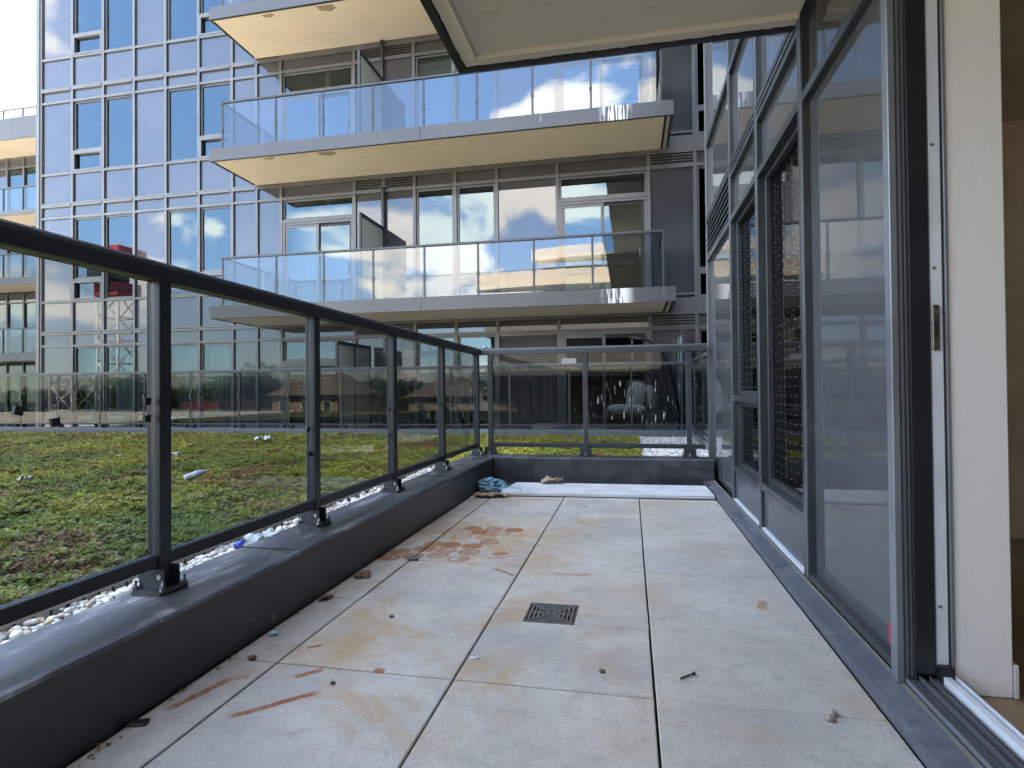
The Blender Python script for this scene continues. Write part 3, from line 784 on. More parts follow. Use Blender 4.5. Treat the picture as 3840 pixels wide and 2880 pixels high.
m = MB(tr_o); m.box(-15.395, -15.285, -.25, .02, -0.7, 34); m.build('corner_trim', M['mullion'], opp)
for x in MX:
    w = .035
    m = MB(tr_o); m.box(x-w, x+w, -.08, .0, -0.7, ZTOP); m.build('mullion', M['mullion'], opp)
def trans_o(x0, x1, z0, z1, d=-.004, mat='mullion'):
    m = MB(tr_o); m.box(x0+.0355, x1-.0355, -.08, d, z0, z1); return m.build('transom', M[mat], opp)
def panel_o(x0, x1, z0, z1):
    m = MB(tr_o); m.box(x0+.03, x1-.03, -.075, -.045, z0-.01, z1+.01); return m.build('spandrel_panel', M['panel'], opp)
def window_o(x0, x1, z0, z1, name='window', inset=0.0, pane='pane'):
    f = .045
    m = MB(tr_o); a, c = x0+.036, x1-.036
    d0, d1 = -.095, -.05 + inset
    m.box(a, a+f, d0, d1, z0, z1); m.box(c-f, c, d0, d1, z0, z1); m.box(a+f, c-f, d0, d1, z0, z0+f); m.box(a+f, c-f, d0, d1, z1-f, z1)
    o = m.build(name, M['mullion'], opp)
    m = MB(tr_o); m.box(a+f-.005, c-f+.005, -.085, -.075, z0+f-.005, z1-f+.005); m.build('pane', M[pane], o)
    return o
def louvre_o(x0, x1, z0, z1):
    m = MB(tr_o); m.box(x0+.03, x1-.03, -.085, -.075, z0, z1); o = m.build('louvre', M['gasket'], opp)
    n = 4; h = (z1-z0)/n
    for i in range(n):
        z = z0 + i*h
        m = MB(tr_o); m.add([(x0+.036,-.006,z+.004),(x1-.036,-.006,z+.004),(x1-.036,-.06,z+h*.62),(x0+.036,-.06,z+h*.62),
                             (x0+.036,-.006,z+.022),(x1-.036,-.006,z+.022),(x1-.036,-.06,z+h*.62+.018),(x0+.036,-.06,z+h*.62+.018)],
              [(0,3,2,1),(4,5,6,7),(0,1,5,4),(1,2,6,5),(2,3,7,6),(3,0,4,7)])
        m.build('slat', M['mullion'], o)
    return o
def door_o(x0, x1, z0, z1, swap=False, left='pane', right='pane'):
    """two-leaf sliding door"""
    f = .06
    m = MB(tr_o); a, c = x0+.036, x1-.036
    m.box(a, a+f, -.10, -.01, z0, z1); m.box(c-f, c, -.10, -.01, z0, z1); m.box(a+f, c-f, -.10, -.01, z1-f, z1); m.box(a+f, c-f, -.10, -.01, z0, z0+.05)
    o = m.build('sliding_door', M['mullion'], opp)
    mid = (a+c)/2
    for k, (p, q) in enumerate(((a+f, mid+.03), (mid-.03, c-f))):
        d = -.03 if k == 0 else -.07
        m = MB(tr_o); g = .065
        m.box(p, p+g, d-.02, d, z0+.05, z1-f); m.box(q-g, q, d-.02, d, z0+.05, z1-f); m.box(p+g, q-g, d-.02, d, z1-f-g, z1-f); m.box(p+g, q-g, d-.02, d, z0+.05, z0+.05+g)
        m.build('door_leaf', M['mullion'] if k == 0 else M['gasket'], o)
        m = MB(tr_o); m.box(p+g-.005, q-g+.005, d-.015, d-.005, z0+.05+g, z1-f-g); m.build('pane', M[(left, right)[k]], o)
    m = MB(tr_o); zc_ = z0+1.0; xh = c-f-.1
    m.tube([(xh, -.06, zc_-.12), (xh, -.02, zc_-.1), (xh, -.015, zc_), (xh, -.02, zc_+.1), (xh, -.06, zc_+.12)], .012, 6); m.build('handle', M['steel'], o)
    return o
def curtain_o(x0, x1, z0, z1, mat='curtain', wavy=.03, d=-.22, n=None):
    n = n or max(8, int((x1-x0)/.035))
    vs = [];
    for k, z in enumerate((z0, z1)):
        for i in range(n+1):
            x = x0 + (x1-x0)*i/n
            vs.append((x, d + wavy*math.sin(i*1.9 + .4*math.sin(i*.7)), z))
    fs = [(i, i+1, n+1+i+1, n+1+i) for i in range(n)]
    m = MB(tr_o); m.add(vs, fs, True); return m.build('curtain', M[mat], opp, fix=False)
def blind_o(x0, x1, z0, z1, step=.16, mat='blind'):
    m = MB(tr_o); z = z0
    while z < z1:
        m.add([(x0,-.20,z),(x1,-.20,z),(x1,-.17,z+step*.8),(x0,-.17,z+step*.8),(x0,-.21,z),(x1,-.21,z),(x1,-.18,z+step*.8),(x0,-.18,z+step*.8)],
          [(0,1,2,3),(7,6,5,4),(0,4,5,1),(2,6,7,3),(0,3,7,4),(1,5,6,2)]); z += step
    o = m.build('blind', M[mat], opp); return o
LEFT_KIND = 'pawgwafpp'[1:]
kinds = ['panel', 'awn', 'win', 'panel', 'win', 'awn', 'panel', 'panel']
for fi in range(len(FL)-1):
    F, G = FL[fi], FL[fi+1]
    if fi == 4:                 # above the frame: one glazed panel per bay
        for c in range(len(MX)-1):
            panel_o(MX[c], MX[c+1], F+.06, G-.02)
        continue
    # left curtain-wall section
    for c in range(8):
        x0, x1 = MX[c], MX[c+1]
        zs = F + .83                # sill line above the floor line below
        zb = G - .33                # head line
        if fi == 0: zs = 0.02
        trans_o(x0, x1, G-.045, G+.015, .012); trans_o(x0, x1, G+.025, G+.06, .002)
        trans_o(x0, x1, zb-.03, zb+.03); trans_o(x0, x1, zs-.03, zs+.03)
        if fi: panel_o(x0, x1, F+.06, zs-.03)
        panel_o(x0, x1, zb+.03, G-.045)
        k = kinds[c]
        if k == 'panel': panel_o(x0, x1, zs+.03, zb-.03)
        elif k == 'win' or fi == 0: window_o(x0, x1, zs+.03, zb-.03)
        else:
            zt = zs + .55
            trans_o(x0, x1, zt-.03, zt+.03)
            window_o(x0, x1, zt+.03, zb-.03); window_o(x0, x1, zs+.03, zt-.03, 'awning_window', .055)
    # balcony section
    for c in range(8, len(MX)-1):
        x0, x1 = MX[c], MX[c+1]
        zt = G - .03; zb = G - .325; zd = G - .88; z0 = F + .30 if fi else 0.03
        trans_o(x0, x1, zt-.02, zt+.24, .004)
        trans_o(x0, x1, zb-.035, zb+.035)
        if c in (9, 10, 15, 19): louvre_o(x0, x1, zb+.035, zt-.02)
        else: panel_o(x0, x1, zb+.035, zt-.02)
        if c in (8, 14):
            if fi == 0 and c == 14: zd = zb
            if zd < zb - .1:
                window_o(x0, x1, zd+.035, zb-.035, 'transom_window'); trans_o(x0, x1, zd-.035, zd+.035, .006)
            door_o(x0, x1, z0, zd-.035)
            trans_o(x0, x1, z0-.25, z0)
        elif c in (11, 12, 16):
            zs = z0 + .55
            if c == 11 and fi: window_o(x0, x1, z0, zb-.035)
            else:
                window_o(x0, x1, zs+.03, zb-.035); trans_o(x0, x1, zs-.03, zs+.03); window_o(x0, x1, z0, zs-.03, 'awning_window', .055)
            trans_o(x0, x1, z0-.25, z0)
        else:
            panel_o(x0, x1, z0, zb-.035); trans_o(x0, x1, z0-.25, z0)
            if c == 15: trans_o(x0, x1, z0+.05, z0+.10, -.002); 
# furnishings seen through the glass
curtain_o(-7.1, -6.36, 2.9, 4.9, 'curtain', .05)
curtain_o(-8.05, -7.25, 2.9, 4.9, 'curtain', .01)
blind_o(-4.72, -3.9, 6.3, 8.55); blind_o(-1.42, 0.3, 6.2, 8.5, .2); blind_o(-1.40, -.6, 2.9, 4.85, .12, 'curtain_grey')
for c in (1, 2, 4, 5):
    curtain_o(MX[c]+.08, MX[c+1]-.08, .1, 2.12, 'curtain', .03, -.3)
curtain_o(-7.9, -6.5, .1, 2.0, 'curtain', .03, -.3)
curtain_o(-4.72, -2.95, 5.95, 5.94, 'curtain') if False else None

# balconies
YB, YG = 10.85, 11.03
bx0, bx1 = -8.875, 0.83
slabs = [(2.525, 2.80), (5.94, 6.215), (9.03, 9.30), (12.1, 12.38)]
gposts = [-8.69, -7.39, -6.28, -5.16, -4.05, -2.93, -1.81, -0.68, 0.62]
for si_, (z0, z1) in enumerate(slabs):
    m = MB(); m.box(bx0+.06, bx1-.06, YB+.03, YF-.012, z0+.012, z1-.004)
    bal = m.build('balcony', M['soffit'], opp)
    n = 2
    for (a, c) in ((bx0, -4.06), (-4.055, bx1)):
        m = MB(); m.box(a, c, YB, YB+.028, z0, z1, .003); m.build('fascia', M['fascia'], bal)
    for x in (bx0, bx1-.04):
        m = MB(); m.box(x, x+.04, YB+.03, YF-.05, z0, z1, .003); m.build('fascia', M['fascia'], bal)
    m = MB(); m.box(bx0+.05, bx1-.05, YB+.036, YB+.06, z0+.002, z0+.0125); m.box(bx1-.16, bx1-.12, YB+.06, YF-.05, z0-.004, z0+.0125); m.build('drip_edge', M['gasket'], bal)
    m = MB(); m.box(bx0+.05, bx1-.05, YB+.075, YB+.11, z0+.004, z0+.0122); m.build('drip_bead', M['soffit'], bal)
    for (px_, py_, a_, c_) in ((-7.55, 11.0, .14, .09), (-6.2, 11.05, .2, .13), (-3.1, 11.5, .1, .25))[:2 if si_ != 2 else 3]:
        m = MB(); m.prism([(px_-a_,py_-c_*.6),(px_+a_*.7,py_-c_),(px_+a_,py_+c_*.3),(px_+a_*.2,py_+c_),(px_-a_*.8,py_+c_*.5)], 'z', z0+.010, z0+.0135)
        m.build('repair_patch', M['patch'], bal)
    zt = z1 + 1.085
    m = MB(); m.box(gposts[0]-.02, gposts[-1]+.02, YG-.03, YG+.03, zt-.045, zt, .006); m.box(gposts[0]-.02, gposts[0]+.03, YG+.03, YF, zt-.045, zt, .006)
    m.box(gposts[-1]-.03, gposts[-1]+.02, YG+.03, YF, zt-.045, zt, .006)
    m.build('handrail', M['rail_grey'], bal)
    for k, x in enumerate(gposts):
        m = MB(); m.box(x-.017, x+.017, YG-.012, YG+.035, z1, zt-.045); m.build('post', M['rail_grey'], bal)
        m = MB(); m.box(x-.03, x+.03, YG-.022, YG-.0125, z1+.42+.0*k, z1+.49); m.build('clip', M['rail_grey'], bal)
    for k in range(8):
        m = MB(); m.box(gposts[k]+.022, gposts[k+1]-.022, YG-.006, YG+.006, z1+.015, zt-.046); m.build('glass_panel', M['guard_up'], bal)
    for x in (gposts[0], gposts[-1]):
        m = MB(); m.box(x-.006, x+.006, YG+.04, YF-.02, z1+.015, zt-.046); m.build('glass_panel', M['guard_up'], bal)
# screens between neighbouring balconies
for (z1, zr) in ((2.80, 4.71), (6.215, 8.16), (9.3, 11.2)):
    sx = -5.54
    m = MB(); f = .05
    m.box(sx-.025, sx+.025, 11.19, 11.19+f, z1, zr); m.box(sx-.025, sx+.025, 11.24, YF-.075, zr-f-.03, zr); m.box(sx-.025, sx+.025, 11.24, YF-.075, z1+.05, z1+.1)
    m.box(sx-.03, sx+.03, YF-.07, YF-.004, z1, zr+.92)
    m.box(sx-.12, sx+.12, YF-.04, YF-.004, zr+.90, zr+.95)
    o = m.build('privacy_screen', M['rail'], opp)
    m = MB(); m.box(sx-.008, sx+.008, 11.24, YF-.075, z1+.1, zr-.08); m.build('frosted_panel', M['frost'], o)
# ground-level screens
def screen(x, ya, yb, z0, z1, label):
    m = MB(); f = .05
    m.box(x-.025, x+.025, ya, ya+f, z0, z1); m.box(x-.025, x+.025, yb-f, yb, z0, z1); m.box(x-.025, x+.025, ya+f, yb-f, z1-f-.02, z1); m.box(x-.025, x+.025, ya+f, yb-f, z0+.05, z0+.1)
    ym = (ya+yb)/2; m.box(x-.02, x+.02, ym-.025, ym+.025, z0+.1, z1-f-.02)
    o = m.build('privacy_screen', M['rail'])
    tag(o, label, 'screen', None)
    for (a, c) in ((ya+f, ym-.025), (ym+.025, yb-f)):
        m = MB(); m.box(x-.007, x+.007, a, c, z0+.1, z1-.07); m.build('frosted_panel', M['frost'], o)
screen(-5.85, 10.75, 12.31, 0.0, 1.97, 'dark framed frosted privacy screen dividing the far terraces left of centre')
screen(0.96, 11.0, 12.31, 0.0, 2.02, 'dark framed privacy screen beside the hanging egg chair')

# ---------------------------------------------------------------- far wing on the left
wing = empty('apartment_building', (-26, 20.6, 0), 'pale distant apartment wing with bright beige balcony soffits behind the left corner', 'building')
YW, YWB = 20.9, 19.3
m = MB(); m.box(-48, -15.5, YW+.5, 32, -6, 12.3); m.build('core', M['dark'], wing)
WX = [-48 + .93*i for i in range(35)]
wf = [(2.35, 2.68), (5.53, 5.83), (8.44, 8.64), (11.63, 12.54)]
for i, x in enumerate(WX):
    if x < -30.5: continue
    MB().box(x-.04, x+.04, YW-.05, YW+.04, -.5, 11.7).build('mullion', M['mullion'], wing)
lv = [-.7] + [a for a, c in wf]
for k in range(4):
    z0 = (wf[k-1][1] if k else 0.0); z1 = wf[k][0]
    for i in range(len(WX)-1):
        x0, x1 = WX[i], WX[i+1]
        if x1 < -30 or x0 > -19: continue
        MB().box(x0+.045, x1-.045, YW, YW+.03, z1-.42, z1-.02).build('spandrel_panel', M['panel'], wing)
        MB().box(x0+.041, x1-.041, YW-.03, YW+.03, z1-.49, z1-.42).build('transom', M['mullion'], wing)
        w = MB().box(x0+.045, x1-.045, YW+.02, YW+.04, z0+.05, z1-.49).build('window', M['panel'] if i % 3 == 0 else M['pane'], wing)
for k, (z0, z1) in enumerate(wf):
    bal = MB().box(-48, -15.6, YWB+.04, YW-.06, z0+.02, z1-.02).build('balcony', M['soffit'], wing)
    x = -48
    while x < -16:
        MB().box(x+.005, min(x+1.9, -15.6), YWB, YWB+.035, z0, z1).build('fascia', M['fascia'], bal); x += 1.9
    zt = z1 + (.47 if k == 3 else 1.06)
    MB().box(-48, -15.6, YWB+.15, YWB+.21, zt-.06, zt).build('handrail', M['rail_grey'], bal)
    x = -31.0
    while x < -16:
        MB().box(x-.025, x+.025, YWB+.15, YWB+.2, z1, zt-.06).build('post', M['rail_grey'], bal)
        MB().box(x+.03, x+1.02-.03, YWB+.175, YWB+.185, z1+.03, zt-.06).build('glass_panel', M['guard_up'], bal); x += 1.02

# ================================================================ PLANTED ROOF
b = MB().box(-14.6, -2.105, -2.45, 10.33, 0.002, 0.075); b.box(-2.105, 0.13, 6.16, 10.33, 0.002, 0.075)
struct(b.build('soil_bed', M['soil']))
m = MB(); m.box(-2.104, -2.098, -2.4, 6.15, 0.003, 0.145); m.box(-2.098, -2.04, -2.4, 6.15, .003, .006)
es = m.build('edging_strip', simple('edging_alu', (0.42, 0.40, 0.36), None, 0.5, 0.4))
tag(es, 'thin pale perforated metal edging strip between pebbles and planting', 'edging')
for i in range(80):
    y = 0.9 + i*.065
    MB().box(-2.0979, -2.0975, y-.006, y+.006, .098, .122).build('drain_slot', M['gasket'], es)
m = MB(); m.box(0.13, 0.136, 6.16, 10.33, .003, .11)
tag(m.build('edging_strip', simple('edging_alu_dull', (0.3, 0.29, 0.27), None, 0.5, 0.3)), 'short metal edging beside the pebble bed past the terrace end', 'edging')

def clump_protos(n=7, leaves=9):
    out = []
    for k in range(n):
        vs, fs = [], []
        for i in range(leaves):
            a = 2*math.pi*(i*.382 + random.random()*.1); up = .25 + .75*random.random()
            r0 = .10 + .10*random.random(); L = .45 + .45*random.random(); w = .16 + .10*random.random()
            d = np.array([math.cos(a), math.sin(a), 0]); s_ = np.array([-math.sin(a), math.cos(a), 0])
            z = .15 + .75*random.random()
            p0 = d*r0 + np.array([0,0,z-.22]); p1 = d*(r0+L*.55) + np.array([0,0,z+up*.22]); p2 = d*(r0+L) + np.array([0,0,z+up*.12])
            o = len(vs)
            vs += [p0, p1 - s_*w, p1 + s_*w, p2]
            fs += [(o, o+1, o+2), (o+1, o+3, o+2)]
        out.append((np.array(vs), np.array(fs)))
    return out
def mass_mesh(name, mat, protos, pos, scl, rot, cols, zs=None, smooth=False):
    V, F, Cc = [], [], []
    o = 0
    which = RNG.integers(0, len(protos), len(pos))
    for k, (pv, pf) in enumerate(protos):
        ids = np.where(which == k)[0]
        if not len(ids): continue
        c, s_ = np.cos(rot[ids]), np.sin(rot[ids])
        v = np.empty((len(ids), len(pv), 3))
        v[:, :, 0] = pv[None, :, 0]*c[:, None] - pv[None, :, 1]*s_[:, None]
        v[:, :, 1] = pv[None, :, 0]*s_[:, None] + pv[None, :, 1]*c[:, None]
        v[:, :, 2] = pv[None, :, 2]*(zs[ids, None] if zs is not None else 1.0)
        v *= scl[ids, None, None]
        v += pos[ids][:, None, :]
        f = pf[None] + (o + np.arange(len(ids))*len(pv))[:, None, None]
        V.append(v.reshape(-1, 3)); F.append(f.reshape(-1, 3))
        cc = cols[ids][:, None, :].repeat(len(pv), 1)
        cc = cc * (1 + .22*(RNG.random((len(ids), len(pv), 1))-.5))
        Cc.append(cc.reshape(-1, 3))
        o += len(ids)*len(pv)
    V = np.concatenate(V); F = np.concatenate(F); Cc = np.concatenate(Cc)
    me = bpy.data.meshes.new(name)
    me.vertices.add(len(V)); me.vertices.foreach_set('co', V.astype(np.float32).ravel())
    me.loops.add(F.size); me.loops.foreach_set('vertex_index', F.astype(np.int32).ravel())
    me.polygons.add(len(F)); me.polygons.foreach_set('loop_start', (np.arange(len(F))*3).astype(np.int32))
    if smooth: me.polygons.foreach_set('use_smooth', np.ones(len(F), dtype=bool))
    at = me.color_attributes.new('Col', 'FLOAT_COLOR', 'POINT')
    at.data.foreach_set('color', np.concatenate([Cc, np.ones((len(Cc), 1))], 1).astype(np.float32).ravel())
    me.update(calc_edges=True)
    me.materials.append(mat)
    o_ = bpy.data.objects.new(name, me); COL.objects.link(o_)
    return o_
def scatter(x0, x1, y0, y1, n): return np.stack([RNG.uniform(x0, x1, n), RNG.uniform(y0, y1, n)], 1)
pts = []
for (x0, x1, y0, y1, d) in ((-4.2,-2.16,0.6,4.2,3000),(-4.2,-2.16,4.2,6.5,2000),(-7,-4.2,1.5,6.5,1500),(-7,-2.16,6.5,10.3,1100),(-10.5,-7,3.5,10.3,800),(-14.5,-10.5,6,10.3,600),(-2.16,.12,6.2,7.4,2200),(-2.16,.12,7.4,10.3,1200),(-4.2,-2.16,-2.4,.6,150),(-9,-4.2,-2.4,1.5,60),(-14,-7,-2.4,3.5,50)):
    pts.append(scatter(x0, x1, y0, y1, int((x1-x0)*(y1-y0)*d)))
pts = np.concatenate(pts)
h = np.array([fbm(x*1.3, y*1.3, 3.0) for x, y in pts]); hue = np.array([fbm(x*.9+7, y*.9, 1.0, 5) for x, y in pts])
red = np.array([fbm(x*1.15-3, y*1.15+5, 8.0, 5) for x, y in pts]); fine = RNG.random(len(pts))
A = np.array([.115, .185, .014]); B = np.array([.34, .34, .04]); Cd = np.array([.265, .215, .06]); Rr = np.array([.22, .085, .05])
f1 = np.clip(.5 + hue*1.3 + (fine-.5)*.7, 0, 1)[:, None]
cols = A*(1-f1) + B*f1
dist = np.clip((pts[:, 1]-3)/7, 0, 1)[:, None]
cols = cols*(1-.45*dist) + Cd*(.45*dist)
fr = np.clip((red*1.3 + (RNG.random(len(pts))-.5)*1.1 - .22)*1.7, 0, 1)[:, None]
cols = cols*(1-fr*.85) + Rr*fr*.85
edge = np.clip(1 - (-2.16 - pts[:, 0])/.35, 0, 1)*(pts[:, 1] < 6.2)
tuft = np.array([mnoise.noise(Vector((x*9.0, y*9.0, 2.0))) + .6*mnoise.noise(Vector((x*21.0, y*21.0, 6.0))) for x, y in pts])
near = np.clip((7.5 - pts[:, 1])/3.0, .25, 1)
keep = (RNG.random(len(pts)) > edge*.75) & (RNG.random(len(pts)) > np.clip((-.12 - tuft)*2.2, 0, .9)*near)
cols *= 1.12*(0.8 + .4*RNG.random((len(pts), 1)))
# plants stand back from the litter
P3 = np.concatenate([pts, (.064 + .030*np.clip(h, -.8, .8) + .042*np.clip(tuft, -.45, .8))[:, None]], 1)[keep]
scl = (RNG.uniform(.022, .056, len(pts)) * (1 - .45*edge) * np.where(pts[:, 1] > 7, 1.25, 1.0))[keep]
sedum = mass_mesh('sedum', M['sedum'], clump_protos(), P3, scl, RNG.uniform(0, 6.28, len(P3)), cols[keep], RNG.uniform(.6, 1.15, len(P3)))
stuff(sedum, 'low green, yellow and maroon sedum carpet covering the planted roof', 'ground cover')

def ico():
    bm = bmesh.new(); bmesh.ops.create_icosphere(bm, subdivisions=2, radius=1.0)
    v = np.array([x.co[:] for x in bm.verts]); f = np.array([[q.index for q in p.verts] for p in bm.faces]); bm.free(); return v, f
iv, ifc = ico()
pro = []
for k in range(6):
    s_ = np.array([1.0, .62 + .25*random.random(), .42 + .2*random.random()])
    v = iv.copy()
    v = v * (1 + .12*np.sin(v @ np.array([2.1+k, 1.7, -1.3]) + k)[:, None])
    pro.append((v*s_, ifc))
PEB = np.array([[.62,.60,.56],[.55,.54,.52],[.70,.69,.66],[.46,.45,.43],[.58,.50,.42],[.50,.40,.28],[.33,.33,.33],[.64,.62,.60]])
pp = []
for (x0, x1, y0, y1, d) in ((-2.095,-1.735,0.9,3.2,4600),(-2.095,-1.735,3.2,6.12,3600),(.145,1.2,6.16,10.33,1700),(-2.095,-1.735,-2.4,.9,300)):
    pp.append(scatter(x0, x1, y0, y1, int((x1-x0)*(y1-y0)*d)))
pp = np.concatenate(pp)
zz = np.where(pp[:, 0] < 0, RNG.uniform(.05, .115, len(pp)), RNG.uniform(.06, .10, len(pp)))
ps = RNG.uniform(.010, .025, len(pp))
pc = PEB[RNG.choice(8, len(pp), p=[.25,.15,.25,.08,.1,.04,.04,.09])] * RNG.uniform(.85, 1.1, (len(pp), 1))
stuff(mass_mesh('pebbles', M['pebble'], pro, np.concatenate([pp, zz[:, None]], 1), ps, RNG.uniform(0, 6.28, len(pp)), pc, None, True), 'rounded white and grey pebbles along the roof edges', 'pebbles')
b = MB().box(-2.094, -1.722, -2.4, 6.15, 0.003, 0.062); b.box(.14, 1.25, 6.16, 10.33, .003, .07)
struct(b.build('pebble_bed', simple('pebble_bed_dark', (0.17, 0.16, 0.14), None, 0.9, scale=50)))

# ---------------------------------------------------------------- far terraces: curb, floor, railing
YT = 10.5
b = MB(); b.box(-40, 1.06, 10.34, 10.66, -.5, .20, .006)
tag(b.build('curb_wall', metal_paint('curb_metal', (0.10, 0.115, 0.14), (0.2, 0.2, 0.2), .4, .4)), 'low blue-grey metal curb wall along the far side of the planted roof', 'curb')
b = MB(); b.box(1.0, 1.32, 6.2, 10.335, -.5, .20, .006)
tag(b.build('curb_wall', metal_paint('curb_metal_side', (0.11, 0.115, 0.125), (0.22, 0.22, 0.22), .4, .4)), 'short grey curb wall running beside the pebble bed at the right', 'curb')
struct(MB().box(-40, 6, 10.66, 12.3, -.4, .02).build('far_terrace_floor', simple('far_pavers', (0.52, 0.50, 0.47), None, .85, scale=2)))
fr_ = empty('guard_railing', (-5.6, YT, .2), 'long grey glass railing of the far terraces beyond the planted roof', 'railing')
fx_ = [-17.9, -16.8, -15.7, -14.58, -13.464, -12.44, -11.33, -10.197, -9.051, -7.906, -6.779, -5.613, -4.464, -3.346, -2.206, -1.095, .014, .985]
MB().prism([(YT-.035,1.345),(YT+.035,1.345),(YT+.035,1.385),(YT+.02,1.403),(YT-.02,1.403),(YT-.035,1.385)], 'x', -40, 1.02).build('handrail', M['rail_grey'], fr_)
MB().prism([(.95,1.345),(1.02,1.345),(1.02,1.385),(1.0,1.403),(.97,1.403),(.95,1.385)], 'y', 6.3, 10.46).build('handrail', M['rail_grey'], fr_)
for i, x in enumerate(fx_):
    m = MB(); m.box(x-.016, x+.016, YT+.006, YT+.05, .215, 1.345); po = m.build('post', M['rail_grey'], fr_)
    m = MB(); m.box(x-.10, x+.10, YT-.06, YT+.07, .201, .214); m.box(x-.10, x-.085, YT-.05, YT+.05, .214, .27); m.box(x+.085, x+.10, YT-.05, YT+.05, .214, .27); m.build('base_bracket', M['rail_grey'], po)
    m = MB(); m.box(x-.022, x+.022, YT-.022, YT+.006, .82, .90); m.build('clip', M['rail_grey'], po)
for k in range(len(fx_)-1):
    a, c = fx_[k]+.02, fx_[k+1]-.02
    MB().box(a, c, YT-.008, YT+.004, .30, 1.343).build('glass_panel', M['guard_far'], fr_)
    MB().box(a-.018, c+.018, YT-.03, YT+.03, .275, .299).build('bottom_rail', M['rail_grey'], fr_)
for y in (9.4, 8.3, 7.2):
    m = MB(); m.box(.97, 1.0, y-.016, y+.016, .215, 1.345); m.build('post', M['rail_grey'], fr_)
for (a, c) in ((6.35, 7.18), (7.22, 8.28), (8.32, 9.38), (9.42, 10.46)):
    MB().box(.98, .992, a, c, .30, 1.343).build('glass_panel', M['guard_far'], fr_)
    MB().box(.955, 1.015, a-.018, c+.018, .275, .299).build('bottom_rail', M['rail_grey'], fr_)
m = MB(); m.box(-1.228, -.962, YT-.012, YT-.0085, 1.325, 1.50)
st = NT('sticker_film'); st = st.done(st.mixs(.55, st.node('ShaderNodeBsdfTransparent').outputs[0], st.bsdf((.55,.56,.58), .6)))
tag(m.build('glass_sticker', st), 'square pale translucent film stuck at the top of the far glass railing', 'sticker')

# ---------------------------------------------------------------- hanging egg chair
ec = empty('egg_chair', (0.15, 11.4, 0.02), 'black hanging egg chair with grey cushions behind the far glass railing', 'chair')
CX, CY = .06, 11.35
m = MB(); pt = [(.95,11.75,.05),(.9,11.7,.6),(.78,11.6,1.3),(.55,11.5,1.75),(.3,11.4,1.89),(.02,11.35,1.93)]
m.tube(pt, .032, 10); m.tube([(.02,11.35,1.93),(-.015,11.35,1.935)], .042, 10); m.build('stand', M['gasket'], ec)
m = MB(); m.tube([(.55+.6*math.cos(a), 11.6+.45*math.sin(a), .05) for a in [i*.35 for i in range(19)]], .028, 8); m.build('base_ring', M['gasket'], ec)
m = MB(); z = 1.9
for i in range(12):
    m.tube([(CX-.02+.012*math.cos(a)*(i % 2), CY+.012*math.cos(a)*(1-i % 2), z-.02+.022*math.sin(a)) for a in [k*.9 for k in range(8)]], .005, 5); z -= .038
m.build('chain', M['steel'], ec)
m = MB()
for i in range(10):
    a0 = 2*math.pi*i/10
    if 3.6 < a0 < 5.6: continue
    m.tube([(CX + .46*math.sin(t)*math.cos(a0)*(1.0), CY + .42*math.sin(t)*math.sin(a0), .93 + .53*math.cos(t)) for t in [k*math.pi/12 for k in range(13)]], .011, 6)
for (zz_, r) in ((1.3,.33),(1.1,.44),(.9,.46),(.72,.42),(.55,.3)):
    m.tube([(CX + r*math.cos(a), CY + r*.91*math.sin(a), zz_) for a in [-.6 + k*.22 for k in range(20)]], .009, 6)
m.build('basket', M['gasket'], ec)
def blob(cx, cy, cz, rx, ry, rz, name, mat, parent, ex=2.6, rot=0.0, rough=.06):
    vs, fs = [], []; nu, nv = 20, 12
    for j in range(nv+1):
        ph = -math.pi/2 + math.pi*j/nv
        for i in range(nu):
            th = 2*math.pi*i/nu
            sg = lambda v, e: math.copysign(abs(v)**(2/e), v)
            x = sg(math.cos(ph), ex)*sg(math.cos(th), ex); y = sg(math.cos(ph), ex)*sg(math.sin(th), ex); z = sg(math.sin(ph), ex)
            k = 1 + rough*fbm(x*2+cx*9, y*2+cy, z*2, 3)
            p = Vector((x*rx*k, y*ry*k, z*rz*k))
            p.rotate(Matrix.Rotation(rot, 3, 'Y'))
            vs.append((cx+p.x, cy+p.y, cz+p.z))
    for j in range(nv):
        for i in range(nu):
            i2 = (i+1) % nu
            fs.append((j*nu+i, j*nu+i2, (j+1)*nu+i2, (j+1)*nu+i))
    m = MB(); m.add(vs, fs, True); return m.build(name, mat, parent)
cush = simple('grey_cushion', (0.42, 0.41, 0.40), (0.34, 0.33, 0.32), .95, scale=12, bump=.3)
blob(-.08, 11.12, .56, .36, .26, .09, 'seat_cushion', cush, ec)
blob(.12, 11.22, .82, .19, .12, .26, 'back_cushion', cush, ec, 2.4, .2)
blob(.38, 11.3, .78, .12, .16, .22, 'side_cushion', cush, ec, 2.4, -.15)
blob(.10, 11.35, 1.0, .2, .12, .14, 'head_pillow', M['gasket'], ec, 2.2)
# planter bowl near the corner of the far terrace
m = MB(); m.tube([(-1.62,10.95,.03),(-1.62,10.95,.14),(-1.62,10.95,.28)], [.14,.22,.27], 18)
tag(m.build('planter_bowl', simple('bowl_grey', (0.2,0.2,0.2), None, .6)), 'shallow grey planter bowl on the far terrace behind the glass', 'planter')

